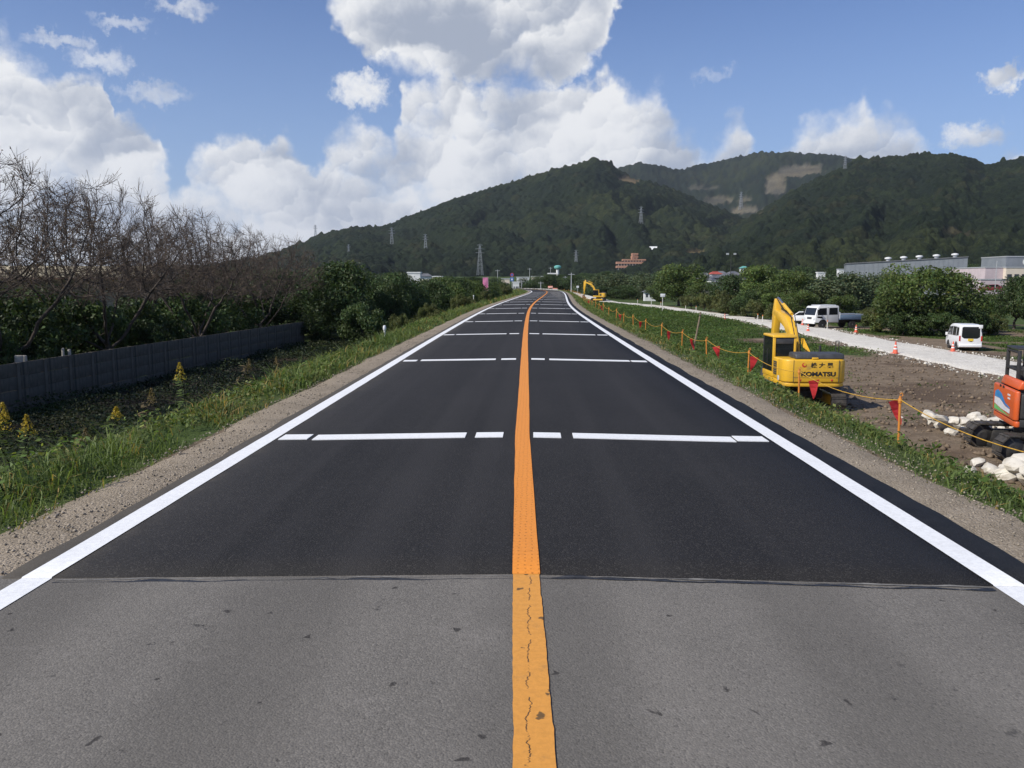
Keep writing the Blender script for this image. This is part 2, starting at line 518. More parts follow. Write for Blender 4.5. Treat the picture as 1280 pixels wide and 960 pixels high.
def floor_r(u, Y):
    z = -3.0 + 0.7 * sstep(31, 22, Y) * sstep(22, 15, u)
    return z + 0.10 * (fbm(u * .35, np.asarray(Y) * .35, 3, 5) - .5)
def ground_z(X, Y):
    X = np.asarray(X, float); Y = np.asarray(Y, float)
    u = X - cl(Y)
    lev = sstep(900, 500, Y)
    rise = 0.02 * np.clip(Y - 300, 0, 550)
    fr = floor_r(u, Y)
    fl = -2.6 + 0.12 * (fbm(u * .4 + 9, Y * .4, 3, 8) - .5)
    wob = 0.25 * (fbm(Y * .12, Y * 0 + 3, 2, 3) - .5)
    right = np.where(u < 4.35, -0.115 - 0.03 * np.clip(3.75 - u, 0, .8), -0.115 - (u - 4.35 - wob) / 1.65)
    right = np.maximum(right, fr)
    left = np.where(u > -4.7, -0.14 - 0.0 * u, -0.14 - (-u - 4.7 - wob) / 1.75)
    left = np.maximum(left, fl)
    z = np.where(u > 0, right, left)
    z = np.where(np.abs(u) < 3.05, -0.12, z)
    flat = np.where(u > 0, fr, fl)
    z = flat + (z - flat) * lev
    # embankment carrying the haul road up to the main road
    hw = np.interp(Y, [200, 214, 238, 258, 276], [-3, -2.3, -1.2, -0.35, -0.2])
    dd = np.abs(X - haul_x(Y)) - 2.6
    ramp = hw - np.clip(dd, 0, 9) * 0.6 - 0.05
    on = (Y > 200) & (Y < 285) & (dd < 6)
    z = np.where(on, np.maximum(z, np.where(on, ramp, -9)), z)
    return z + rise
def gz(x, y): return float(ground_z(np.array([x]), np.array([y]))[0])

def green_mask(X, Y):
    """1 where plants cover the soil, 0 on bare earth"""
    u = X - cl(Y)
    n = fbm(X * .16, Y * .16, 4, 31)
    n2 = fbm(X * .5 + 40, Y * .5, 3, 33)
    g = np.ones_like(u)
    dirt = sstep(7.2, 9.2, u + (n2 - .5) * 3) * sstep(3, -4, Y + (n - .5) * 22 - 45 - 12 * sstep(13, 19, u)) * sstep(22, 40, 62 - X * .8)
    g = g - dirt * (0.97 - .35 * sstep(.64, .74, n2))
    strip = sstep(15, 19, u) * sstep(38, 46, Y) * sstep(92, 80, Y) * (X < haul_x(Y))
    g = np.where(strip > 0, g * (1 - strip * sstep(.56, .44, n)), g)
    rightside = (X > haul_x(Y) + 2) & (Y < 95)
    g = np.where(rightside, np.clip(sstep(.40, .55, n + .25 * (n2 - .5)), .12, 1), g)
    edge = np.abs(np.abs(X - haul_x(Y)) - haul_w(Y))
    g = np.where((edge < 1.2) & (Y < 200), g * .45, g)
    g = np.where((np.abs(u) < 3.85), 0, g)
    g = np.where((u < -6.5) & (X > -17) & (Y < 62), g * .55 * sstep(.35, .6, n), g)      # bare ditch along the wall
    return np.clip(g, 0, 1)

# ---- ground sheet
def build_ground():
    us = np.concatenate([[-7000, -4000, -2500, -1500, -900, -500, -300, -200, -140, -100, -80, -64, -52, -44, -38, -33, -29, -26, -23], np.arange(-21, -11, 1.), np.arange(-11, -3, .25),
                         [-3.0, -2.0, 0, 2.0, 3.0], np.arange(3.25, 12, .25), np.arange(12, 46, 1.), [48, 52, 58, 66, 76, 90, 110, 140, 180, 240, 320, 450, 700, 1000, 1500, 2500, 4000, 7000]])
    ys = np.concatenate([np.arange(-16, 4, 1.), np.arange(4, 60, .5), np.arange(60, 290, 2.), np.geomspace(295, 9000, 36)])
    U, Y = np.meshgrid(us, ys)
    X = U + cl(Y)
    Z = ground_z(X, Y)
    g = green_mask(X, Y)
    g = np.where(Y > 230, 1.0, g)
    nr, nc = U.shape
    idx = np.arange(nr * nc).reshape(nr, nc)
    q = np.stack([idx[:-1, :-1], idx[:-1, 1:], idx[1:, 1:], idx[1:, :-1]], -1).reshape(-1, 4)
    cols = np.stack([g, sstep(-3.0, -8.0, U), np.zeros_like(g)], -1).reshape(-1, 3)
    m, k = new_mat('field_soil_and_grass')
    co = obj_co(k)
    a = k.n('ShaderNodeAttribute', attribute_name='tint')
    s = k.n('ShaderNodeSeparateColor'); k.put(s.inputs[0], a.outputs['Color'])
    nb = k.noise(co, 1.3, 6.0, 0.65)
    nf = k.noise(co, 9.0, 5.0, 0.7)
    gm = k.ramp(k.m('ADD', s.outputs[0], k.m('MULTIPLY', k.m('SUBTRACT', nf, .5), .9)), .38, .68)
    soil = k.mix(k.ramp(nb, .35, .68), (.150, .114, .080, 1), (.225, .172, .122, 1))
    soil = k.mix(k.ramp(nf, .52, .75), soil, (.30, .235, .17, 1))
    soil = k.mix(s.outputs[1], soil, (.042, .035, .026, 1))  # soil left of the road darkened, standing in for tree shade
    soil = k.mix(k.ramp(k.noise(co, .22, 3.0), .52, .66), soil, (.110, .078, .054, 1))
    veg = k.mix(k.ramp(nb, .3, .7), (.040, .064, .018, 1), (.070, .104, .027, 1))
    veg = k.mix(k.ramp(k.noise(co, .5, 4.0), .50, .72), veg, (.100, .105, .038, 1))
    col = k.mix(gm, soil, veg)
    h = k.m('ADD', k.m('MULTIPLY', nb, .6), k.m('ADD', k.m('MULTIPLY', nf, .35), k.m('MULTIPLY', k.noise(co, 38.0, 3.0), .12)))
    finish(m, k, princ(k, col, .95, normal=bump(k, h, .75, .22), spec=.15))
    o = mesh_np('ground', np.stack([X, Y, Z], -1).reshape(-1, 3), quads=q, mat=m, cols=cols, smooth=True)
    return tag(o, kind='structure')
build_ground()

# ---- strips that follow the road
def road_z(u): return -0.018 * np.abs(u)
def YOFF(Y): return np.interp(Y, [0, 3, 4.7, 9.4], [.14, .095, .062, 0])
def strip(name, us, ys, dz, mat, parent=None, jit=0.0, thick=0.0, seed=1, lip=0.0, off=None):
    us = np.asarray(us, float); ys = np.asarray(ys, float)
    r_ = np.random.default_rng(seed)
    U, Y = np.meshgrid(us, ys)
    if jit:
        j = (fbm(ys * 1.7, ys * 0 + seed, 4, seed) - .5) * 2 * jit + r_.normal(0, jit * .25, len(ys))
        U[:, 0] += j
        j = (fbm(ys * 1.7, ys * 0 + seed + 50, 4, seed + 4) - .5) * 2 * jit + r_.normal(0, jit * .25, len(ys))
        U[:, -1] += j
    X = U + cl(Y) + (off(Y) if off else 0)
    Z = road_z(U) + dz
    if lip:                                     # paint runs down the small step at the joint
        X = np.concatenate([X[:1], X]); Y = np.concatenate([Y[:1] - .006, Y]); Z = np.concatenate([Z[:1] - lip, Z])
    if thick:                                   # turned-down edge all round
        X = np.pad(X, 1, mode='edge'); Y = np.pad(Y, 1, mode='edge'); Zb = np.pad(Z, 1, mode='edge')
        Zb[0, :] -= thick; Zb[-1, :] -= thick; Zb[1:-1, 0] -= thick; Zb[1:-1, -1] -= thick; Z = Zb
        X[:, 0] -= .004; X[:, -1] += .004; Y[0, :] -= .004; Y[-1, :] += .004
    nr, nc = X.shape
    idx = np.arange(nr * nc).reshape(nr, nc)
    q = np.stack([idx[:-1, :-1], idx[:-1, 1:], idx[1:, 1:], idx[1:, :-1]], -1).reshape(-1, 4)
    return mesh_np(name, np.stack([X, Y, Z], -1).reshape(-1, 3), quads=q, mat=mat, parent=parent)

def asphalt(name, c1, c2, agg, new):
    m, k = new_mat(name)
    co = obj_co(k)
    big = k.noise(co, .55, 4.0, .6)
    st = k.n('ShaderNodeMapping'); k.put(st.inputs[0], co); st.inputs['Scale'].default_value = (1.3, .12, 1)
    lane = k.noise(st.outputs[0], 1.0, 3.0, .5)
    col = k.mix(k.ramp(k.m('ADD', k.m('MULTIPLY', big, .5), k.m('MULTIPLY', lane, .5)), .36, .62), c4(c1), c4(c2))
    v = k.n('ShaderNodeTexVoronoi'); k.put(v.inputs[0], co); v.inputs['Scale'].default_value = 105.0
    sc = k.n('ShaderNodeSeparateColor'); k.put(sc.inputs[0], v.outputs['Color'])
    grain = k.noise(co, 55.0 if new else 120.0, 4.0, .75)
    if new:
        col = k.mix(k.ramp(sc.outputs[0], .72, 1.0, 0, .40), col, c4(agg))
        col = k.mix(k.ramp(grain, .55, .75, 0, .35), col, (.018, .018, .020, 1))
        scr = k.n('ShaderNodeMapping'); k.put(scr.inputs[0], co); scr.inputs['Scale'].default_value = (3.0, .22, 1); scr.inputs['Rotation'].default_value = (0, 0, .35)
        mark = k.m('MULTIPLY', k.ramp(k.noise(scr.outputs[0], 1.4, 5.0, .7), .66, .74), k.ramp(k.noise(co, .35, 2.0), .52, .62))
        col = k.mix(k.m('MULTIPLY', mark, .22), col, (.12, .11, .10, 1))
        # roller and tyre tracks, dust drifted along the edges
        bands = k.noise(k.v('MULTIPLY', co, (2.2, .03, 1)), 1.0, 2.0, .5)
        col = k.mix(k.ramp(bands, .46, .66, 0, .38), col, (.040, .038, .038, 1))
        sxe = k.n('ShaderNodeSeparateXYZ'); k.put(sxe.inputs[0], co)
        edge = k.ramp(k.m('ADD', k.m('ABSOLUTE', sxe.outputs[0]), k.m('MULTIPLY', k.noise(co, 3.0, 4.0), .5)), 3.05, 3.5, 0, .4)
        col = k.mix(edge, col, (.13, .115, .095, 1))
        dust = k.m('MULTIPLY', k.ramp(k.noise(co, 4.5, 5.0, .7), .62, .75), k.ramp(k.noise(co, .8, 3.0), .54, .66))
        col = k.mix(k.m('MULTIPLY', dust, .25), col, (.11, .10, .088, 1))
        bs, bd, rg = .55, .006, .74
    else:
        col = k.mix(k.ramp(sc.outputs[0], .45, 1.0, 0, .42), col, c4(agg))
        pale = k.m('MULTIPLY', k.ramp(k.noise(co, 1.7, 5.0, .7), .55, .70), k.ramp(k.noise(co, 23.0, 3.0, .7), .42, .62))
        col = k.mix(k.m('MULTIPLY', pale, .45), col, (.27, .25, .23, 1))
        col = k.mix(k.ramp(sc.outputs[1], .86, .96, 0, .42), col, (.060, .056, .052, 1))
        col = k.mix(k.ramp(grain, .57, .72, 0, .30), col, (.080, .075, .068, 1))
        # worn wheel tracks are paler, lane middle darker with oil; tar stains and holes
        sx = k.n('ShaderNodeSeparateXYZ'); k.put(sx.inputs[0], co)
        wheel = k.m('SINE', k.m('MULTIPLY', k.m('ADD', sx.outputs[0], k.m('MULTIPLY', big, .5)), 4.4))
        col = k.mix(k.ramp(wheel, -.6, .9, 0, .34), col, (.066, .062, .056, 1))
        stv = k.n('ShaderNodeMapping'); k.put(stv.inputs[0], co); stv.inputs['Scale'].default_value = (1, 1.0, 1)
        spot = k.voro(k.v('ADD', co, k.v('MULTIPLY', k.noise(co, 8.0, 3.0, out=1), (.18, .18, 0))), 4.2)
        col = k.mix(k.ramp(spot, .10, .05, 0, .75), col, (.022, .020, .020, 1))
        stain = k.m('MULTIPLY', k.ramp(k.noise(co, 5.5, 4.0, .7), .62, .72), k.ramp(k.noise(co, .9, 3.0), .48, .60))
        col = k.mix(k.m('MULTIPLY', stain, .75), col, (.032, .031, .032, 1))
        bs, bd, rg = .42, .006, .82
    h = k.m('ADD', k.m('MULTIPLY', v.outputs['Distance'], -1.0), k.m('MULTIPLY', grain, .8))
    return finish(m, k, princ(k, col, rg, normal=bump(k, h, bs, bd), spec=.16))
M_OLD = asphalt('old_asphalt', (.172, .160, .144), (.140, .131, .119), (.25, .232, .208), False)
M_NEW = asphalt('new_asphalt', (.0180, .0173, .0176), (.0235, .0225, .0228), (.085, .080, .075), True)

YJ = 4.84                                        # joint between old and new surface
yn = np.concatenate([np.arange(YJ, 60, .4), np.arange(60, 330, 1.5)])
old_road = tag(strip('old_road', [-3.24, -2, -1, 0, 1, 2, 3.32], np.linspace(-14, YJ + .05, 50), -.005, M_OLD, jit=.03, seed=3), kind='structure')
road = tag(strip('road', [-3.17, -2, -1, 0, 1, 2, 3.30], yn, 0.0, M_NEW, jit=.035, thick=.05, seed=5), kind='structure')
yf = np.arange(329, 700, 6.)
tag(strip('far_road', [-3.1, 0, 3.1], yf, -.01, M_OLD), kind='structure')
# thin bitumen seal and paler saw cut along the joint
M_TAR = pmat('joint_seal', (.03, .03, .032), (.012, .012, .013), 14, .55, lo=.4, hi=.6)
M_CUT = pmat('joint_dust', (.22, .21, .195), (.13, .125, .12), 9, .9, lo=.35, hi=.6)
def joint(name, y0, y1, dz, mat, seed):
    xs = np.linspace(-2.90, 2.74, 220)
    n1 = (fbm(xs * 3, xs * 0 + seed, 4, seed) - .5) * .05
    n2 = np.clip((fbm(xs * 4.0 + 9, xs * 0 + seed, 4, seed + 9) - .38) * 2.2, 0.1, 1)
    lo = y0 + n1; hi = y0 + n1 + (y1 - y0) * n2
    V = np.concatenate([np.stack([xs, lo, road_z(xs) + dz], -1), np.stack([xs, hi, road_z(xs) + dz], -1)])
    i = np.arange(len(xs) - 1)
    mesh_np(name, V, quads=np.stack([i, i + 1, i + 1 + len(xs), i + len(xs)], -1), mat=mat, parent=old_road)
joint('joint_seal', YJ - .075, YJ - .012, -.0028, M_TAR, 4)
joint('joint_dust', YJ - .035, YJ - .006, -.0012, M_CUT, 8)

# ---- markings: parts of the road
def marking(name, c, worn, crack=False, dots=False):
    m, k = new_mat(name)
    co = obj_co(k)
    n = k.noise(co, 30.0, 5.0, .7)
    col = k.mix(k.ramp(n, .35, .7), c4(c), c4(tuple(x * .86 for x in c)))
    h = n
    if not worn and not dots:                    # tyre dust and thin spots
        col = k.mix(k.ramp(k.noise(co, 2.2, 6.0, .75), .50, .78, 0, .30), col, (.52, .51, .50, 1))
        col = k.mix(k.ramp(k.noise(co, 75.0, 3.0, .8), .62, .74, 0, .35), col, (.34, .335, .33, 1))
    if worn:
        col = k.mix(k.ramp(k.noise(co, 6.0, 6.0, .75), .55, .74, 0, .42), col, (.23, .15, .075, 1))
        col = k.mix(k.ramp(k.noise(co, 48.0, 4.0, .8), .66, .76, 0, .55), col, (.14, .10, .07, 1))
        col = k.mix(k.ramp(k.noise(k.v('ADD', co, (3, 7, 0)), 9.0, 3.0), .67, .71, 0, .9), col, (.10, .065, .03, 1))
    if crack:
        sx = k.n('ShaderNodeSeparateXYZ'); k.put(sx.inputs[0], co)
        wob = k.noise(k.v('MULTIPLY', co, (0, 1, 0)), 5.0, 6.0, .75)
        dist = k.m('ABSOLUTE', k.m('ADD', k.m('SUBTRACT', sx.outputs[0], -.010), k.m('MULTIPLY', k.m('SUBTRACT', wob, .5), .12)))
        brk = k.ramp(k.noise(k.v('MULTIPLY', co, (0, 1, 0)), 9.0, 4.0), .42, .52)
        col = k.mix(k.m('MULTIPLY', k.ramp(dist, .0042, .0012), brk), col, (.03, .024, .02, 1))
    if dots:                                     # small pits pressed into the fresh paint
        d = k.voro(k.v('MULTIPLY', co, (1, .62, 1)), 24.0, rnd=.25)
        pit = k.ramp(d, .22, .12)
        col = k.mix(k.m('MULTIPLY', pit, .55), col, c4(tuple(x * .45 for x in c)))
        h = k.m('ADD', k.m('MULTIPLY', n, .3), k.m('MULTIPLY', pit, -1.0))
    return finish(m, k, princ(k, col, .62, normal=bump(k, h, .4, .004), spec=.3))
M_WHITE = marking('fresh_white_paint', (.80, .81, .82), False)
M_YEL = marking('fresh_yellow_paint', (.74, .265, .040), False, dots=True)
M_YELO = marking('old_yellow_paint', (.66, .30, .060), True, crack=True)
strip('edge_line', [-3.045, -2.855], yn[:-40], .005, M_WHITE, road, jit=.004, seed=11, lip=.0045)
strip('edge_line', [2.855, 3.045], yn[:-40], .005, M_WHITE, road, jit=.004, seed=12, lip=.0045)
strip('edge_line', [-3.042, -2.855], np.linspace(-14, YJ - .003, 48), -.0005, M_WHITE, old_road, jit=.004, seed=13)
strip('edge_line', [2.855, 3.042], np.linspace(-14, YJ - .003, 48), -.0005, M_WHITE, old_road, jit=.004, seed=14)
strip('centre_line', [-.083, .083], yn[:-40], .006, M_YEL, road, jit=.004, seed=15, lip=.0045, off=YOFF)
strip('centre_line', [-.079, .079], np.linspace(-14, YJ - .003, 400), -.0002, M_YELO, old_road, jit=.006, seed=16, off=YOFF)
M_BAR = M_WHITE
def bar(u0, u1, y, w):
    mb = MB()
    n = max(2, int((u1 - u0) / .35))
    top = []; us = np.linspace(u0, u1, n + 1)
    sk = random.uniform(-.02, .02)
    for u in us:
        x = u + float(cl(y)); z = float(road_z(u))
        top.append((x, y + sk * u, z))
    vs = []; fs = []
    for (x, yy, z) in top:
        vs += [(x, yy - w / 2, z + .0005), (x, yy - w / 2, z + .009), (x, yy + w / 2, z + .009), (x, yy + w / 2, z + .0005)]
    for i in range(n):
        a = i * 4; b = a + 4
        for j in range(3):
            fs.append((a + j, a + j + 1, b + j + 1, b + j))
    fs += [(0, 1, 2, 3), (n * 4 + 3, n * 4 + 2, n * 4 + 1, n * 4)]
    mb.add(vs, fs)
    return mb.build('rumble_bar', M_BAR, road)
random.seed(4)
for i in range(16):
    y = 9.43 + i * 9.55
    for (a, b) in ((-2.80, -2.46), (-2.39, -.65), (-.55, -.21), (.14, .46), (.57, 2.41), (2.46, 2.80)):
        bar(a + random.uniform(-.02, .02), b + random.uniform(-.02, .02), y + random.uniform(-.02, .02), .30)

# ---- gravel shoulders
def gravel(name, c1, c2, c3, sc, bd=.03):
    m, k = new_mat(name)
    co = obj_co(k)
    v = k.n('ShaderNodeTexVoronoi'); k.put(v.inputs[0], k.v('ADD', co, k.v('MULTIPLY', k.noise(co, 14.0, 2.0, out=1), (.05, .05, 0)))); v.inputs['Scale'].default_value = sc
    s = k.n('ShaderNodeSeparateColor'); k.put(s.inputs[0], v.outputs['Color'])
    n = k.noise(co, 1.6, 5.0, .65)
    col = k.mix(k.ramp(n, .35, .65), c4(c1), c4(c2))
    stone = k.mix(s.outputs[1], col, c4(c3))
    col = k.mix(k.ramp(s.outputs[0], .35, .75, 0, .75), col, stone)
    fine = k.noise(co, 60.0, 4.0, .7)
    col = k.mix(k.ramp(fine, .55, .8, 0, .45), col, c4(tuple(x * .5 for x in c1)))
    h = k.m('ADD', k.m('MULTIPLY', v.outputs['Distance'], -1.2), k.m('ADD', k.m('MULTIPLY', fine, .35), k.m('MULTIPLY', n, .8)))
    return finish(m, k, princ(k, col, .95, normal=bump(k, h, .8, bd), spec=.15))
M_GRAV = gravel('shoulder_gravel', (.275, .228, .172), (.215, .178, .132), (.36, .31, .25), 55.0, .012)
M_STONE = gravel('crushed_white_stone', (.63, .60, .54), (.53, .50, .445), (.76, .73, .67), 11.0, .04)
def shoulder(us, seed):
    ys = np.concatenate([np.arange(-14, 40, .3), np.arange(40, 330, 1.5)])
    U, Y = np.meshgrid(us, ys)
    sgn = 1 if us[0] > 0 else -1
    w = (fbm(ys * .6, ys * 0 + seed, 4, seed) - .5) * .42
    U[:, -1] += w
    X = U + cl(Y)
    Z = -.018 * np.abs(U) - .012 + .035 * (fbm(X * 2.2, Y * 2.2, 4, seed) - .5)
    Z[:, -1] = ground_z(X[:, -1], Y[:, -1]) - .02
    Z[:, 0] -= .03
    nr, nc = X.shape; idx = np.arange(nr * nc).reshape(nr, nc)
    q = np.stack([idx[:-1, :-1], idx[:-1, 1:], idx[1:, 1:], idx[1:, :-1]], -1).reshape(-1, 4)
    return tag(mesh_np('gravel_shoulder', np.stack([X, Y, Z], -1).reshape(-1, 3), quads=q, mat=M_GRAV, smooth=True), kind='structure')
shoulder(np.array([-3.05, -3.25, -3.45, -3.7, -3.92]), 21)
shoulder(np.array([3.05, 3.3, 3.5, 3.7, 3.95]), 22)

# ---- haul road sheet
def build_haul():
    ys = np.concatenate([np.arange(-18, 120, .7), np.arange(120, 276, 2.)])
    t = np.linspace(-1, 1, 13)
    T, Y = np.meshgrid(t, ys)
    r_ = np.random.default_rng(5)
    W = haul_w(Y)
    jl = (fbm(ys * .35, ys * 0 + 2, 5, 61) - .5) * 1.5; jr = (fbm(ys * .35, ys * 0 + 7, 5, 71) - .5) * 1.5
    X = haul_x(Y) + T * W
    X[:, 0] += jl; X[:, -1] += jr; X[:, 1] += jl * .5; X[:, -2] += jr * .5
    Z = ground_z(X, Y) + .09 * (1 - np.abs(T) ** 6) + .05 * (fbm(X * 1.1, Y * .4, 4, 15) - .5)
    Z[:, 0] -= .07; Z[:, -1] -= .07
    nr, nc = X.shape; idx = np.arange(nr * nc).reshape(nr, nc)
    q = np.stack([idx[:-1, :-1], idx[:-1, 1:], idx[1:, 1:], idx[1:, :-1]], -1).reshape(-1, 4)
    tag(mesh_np('gravel_road', np.stack([X, Y, Z], -1).reshape(-1, 3), quads=q, mat=M_STONE, smooth=True), kind='structure')
build_haul()

# ================================================================== WOODED HILLS
def _tab(pts):
    a = [pix_az_el(x, y) for x, y in pts]
    return np.array([p[0] for p in a]), np.array([math.tan(p[1]) for p in a])
RIDGE = {
    'a': (_tab([(-3000, 340), (-250, 338), (100, 338), (250, 334), (330, 322), (385, 302), (410, 292), (440, 286), (482, 284), (510, 272), (560, 253), (600, 241), (650, 226), (690, 213), (720, 208), (745, 199), (765, 207), (775, 216), (800, 226), (850, 241), (880, 255), (920, 270), (960, 292), (1010, 318), (1080, 342), (1200, 350)]), 820., 1700.),
    'b': (_tab([(600, 300), (700, 235), (770, 212), (800, 204), (825, 209), (850, 214), (880, 206), (920, 198), (950, 191), (1000, 192), (1050, 195), (1090, 205), (1150, 240), (1250, 300)]), 2000., 3100.),
    'c': (_tab([(820, 349), (870, 320), (910, 288), (940, 272), (965, 258), (990, 241), (1020, 226), (1050, 212), (1070, 202), (1120, 197), (1180, 194), (1210, 198), (1232, 208), (1260, 203), (1290, 198), (1350, 185), (1450, 165), (1700, 180), (2100, 230), (2800, 270), (4500, 300)]), 560., 1500.),
}
def hill_z(key, X, Y):
    (ta, te), B, Rr = RIDGE[key]
    th = np.arctan2(X, Y); r = np.hypot(X, Y)
    e = np.interp(th, ta, te)
    seed = ord(key)
    Rg = Rr * (1 + .10 * (fbm(th * 9, th * 0 + 1, 3, seed) - .5))
    Bs = B * (1 + .22 * (fbm(th * 14, th * 0 + 5, 3, seed + 3) - .5))
    Hr = e * Rg + CAMH
    t = (r - Bs) / (Rg - Bs)
    tc_ = np.clip(t, 0, 1)
    base = 8.0
    sp_ = fbm(th * 26 + 3 * fbm(X / 260, Y / 260, 3, seed), tc_ * 1.6, 4, seed + 7) - .5
    sp2 = fbm(X / 140, Y / 140, 4, seed + 9) - .5
    s = tc_ ** 1.12
    h = base + (Hr - base) * s + (sp_ * 95 + sp2 * 34) * (4 * tc_ * (1 - tc_)) ** .8 * np.clip((Hr - base) / 200, 0, 1.2) * (.55 if key != 'b' else .35)
    # the crest stays the skyline: nothing in front may rise above its line of sight
    lim = CAMH + r * e - 4.0 - 10 * (1 - tc_)
    h = np.where((tc_ < 1), np.minimum(h, np.maximum(lim, base)), h)
    back = Hr - (t - 1) * (Rg - Bs) * .45
    h = np.where(t > 1, back, h)
    h = np.where(t < 0, base + t * (Rg - Bs) * .3, h)
    return h
def land_z(X, Y):
    z = ground_z(X, Y)
    for key in 'abc':
        z = np.maximum(z, hill_z(key, X, Y))
    return z
def hit(px, py, r0=300., r1=4000., n=4000):
    """where the line of sight through a pixel meets the hills"""
    d = pix_dir(px, py); h = math.hypot(d.x, d.y)
    r = np.linspace(r0, r1, n); X = d.x / h * r; Y = d.y / h * r; Z = CAMH + d.z / h * r
    w = np.nonzero(land_z(X, Y) > Z)[0]
    i = w[0] if len(w) else n - 1
    return Vector((X[i], Y[i], Z[i]))

def hill_mat():
    m, k = new_mat('hill_forest')
    co = obj_co(k)
    a = k.n('ShaderNodeAttribute', attribute_name='tint')
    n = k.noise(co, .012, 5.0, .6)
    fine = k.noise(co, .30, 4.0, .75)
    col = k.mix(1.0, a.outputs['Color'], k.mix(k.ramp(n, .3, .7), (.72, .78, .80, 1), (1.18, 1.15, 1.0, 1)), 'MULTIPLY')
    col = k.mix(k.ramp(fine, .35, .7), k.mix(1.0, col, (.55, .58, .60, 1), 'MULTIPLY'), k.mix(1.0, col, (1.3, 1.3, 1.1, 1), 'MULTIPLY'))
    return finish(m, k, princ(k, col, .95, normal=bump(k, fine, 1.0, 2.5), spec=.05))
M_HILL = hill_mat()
def build_hill(key, x0, x1, dpx, nr_, cell, amp):
    _, B, Rr = RIDGE[key]
    t0 = pix_az_el(x0, 300)[0]; t1 = pix_az_el(x1, 300)[0]
    nc_ = int((x1 - x0) / dpx)
    th = np.linspace(t0, t1, nc_)
    rr = np.concatenate([np.linspace(B * .80, Rr * 1.10, nr_), Rr * np.array([1.15, 1.25, 1.45])])
    TH, RR = np.meshgrid(th, rr)
    RR = RR + rng.uniform(-1, 1, RR.shape) * (rr[1] - rr[0]) * .25
    X = np.sin(TH) * RR; Y = np.cos(TH) * RR
    Z = hill_z(key, X, Y)
    d, rid = worley(X / cell, Y / cell, ord(key))
    d2, rid2 = worley(X / (cell * 2.3) + 7, Y / (cell * 2.3), ord(key) + 40)
    crown = np.sqrt(np.clip(1 - (d / .78) ** 2, 0, 1))
    bumps = crown * amp * (.55 + .8 * rid) + (rid2 > .8) * np.clip(1 - d2 / .45, 0, 1) * amp * .9
    pat = fbm(X / 210, Y / 210, 4, 77)
    pat2 = fbm(X / 60, Y / 60, 3, 78)
    c_dark = np.array([.016, .023, .016]); c_mid = np.array([.026, .036, .021]); c_pale = np.array([.046, .054, .026]); c_brn = np.array([.055, .048, .030])
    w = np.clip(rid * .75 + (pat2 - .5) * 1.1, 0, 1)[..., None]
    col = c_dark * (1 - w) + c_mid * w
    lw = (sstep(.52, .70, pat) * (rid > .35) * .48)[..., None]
    col = col * (1 - lw) + c_pale * lw  # patches of lighter, yellowish green forest
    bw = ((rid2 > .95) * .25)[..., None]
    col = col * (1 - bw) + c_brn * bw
    bare = np.zeros_like(X)
    el_ = (Z - CAMH) / RR
    def patch(px, py, rx, ry, k0=.9):
        a, e = pix_az_el(px, py)
        q = ((TH - a) * FPX / rx) ** 2 + ((el_ - math.tan(e)) * FPX / ry) ** 2 + 2.6 * (fbm(X / 55, Y / 55, 4, 91) - .5)
        return sstep(k0 + .25, k0 - .1, q)
    if key == 'b':                               # quarry faces on the far ridge
        bare = np.maximum.reduce([patch(1000, 215, 28, 7, .62), patch(970, 236, 12, 18, .55), patch(935, 264, 22, 5, .7), patch(905, 252, 34, 7, .2) * .7, patch(880, 236, 28, 5, .25) * .6])
    if key == 'a':
        bare = np.maximum.reduce([patch(788, 225, 13, 5), patch(840, 236, 9, 3), patch(870, 318, 14, 4, .4) * .7])
    if key == 'c':
        bare = np.maximum.reduce([patch(932, 270, 18, 4), patch(1190, 300, 26, 7, .2) * .3])
    Z = Z + bumps * (1 - bare * .92)
    strata = fbm(X / 90, Z / 9, 4, 55)
    rock = np.array([.150, .130, .108]) * (.6 + .8 * strata[..., None])
    if key != 'b': rock = rock * np.array([1.15, 1.0, .85])
    bw = (bare * sstep(.25, .5, strata + bare * .3))[..., None]
    col = col * (1 - bw) + rock * bw
    nr, nc = X.shape; idx = np.arange(nr * nc).reshape(nr, nc)
    q = np.stack([idx[:-1, :-1], idx[:-1, 1:], idx[1:, 1:], idx[1:, :-1]], -1).reshape(-1, 4)
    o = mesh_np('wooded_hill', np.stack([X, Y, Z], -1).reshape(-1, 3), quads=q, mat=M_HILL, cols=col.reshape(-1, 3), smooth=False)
    return tag(o, kind='structure')
build_hill('a', -330, 1090, 2.2, 290, 8.5, 6.0)
build_hill('a', -2600, -326, 9.0, 110, 12.0, 6.0)
build_hill('c', 1516, 4000, 8.0, 150, 12.0, 6.0)
build_hill('b', 690, 1180, 2.0, 90, 13.0, 9.0)
build_hill('c', 850, 1520, 1.9, 300, 8.5, 6.0)
# ================================================================== PLANTS
M_LEAF = leaf_mat('broad_leaves', (.068, .102, .027), (.100, .134, .037), .32)
M_LEAFD = leaf_mat('dark_evergreen_leaves', (.040, .066, .021), (.060, .092, .028), .26)
M_WILLOW = leaf_mat('grey_green_willow_leaves', (.088, .112, .056), (.072, .100, .044), .30)
M_OLIVE = leaf_mat('olive_scrub_leaves', (.112, .122, .040), (.082, .106, .032), .30)
M_BARK = pmat('grey_brown_bark', (.070, .056, .045), (.040, .032, .027), 6, .95, bstr=.6, bscale=18)
M_TWIG = pmat('bare_cherry_twigs', (.112, .084, .066), (.070, .053, .042), 3, .9, bstr=0)
M_DRYLEAF = leaf_mat('last_brown_leaves', (.110, .060, .022), (.090, .070, .025), .35, tint=False)
M_GRASS = leaf_mat('verge_grass', (.105, .155, .042), (.150, .190, .062), .40)
M_WEED = leaf_mat('low_broadleaf_weeds', (.058, .108, .024), (.088, .138, .034), .34)
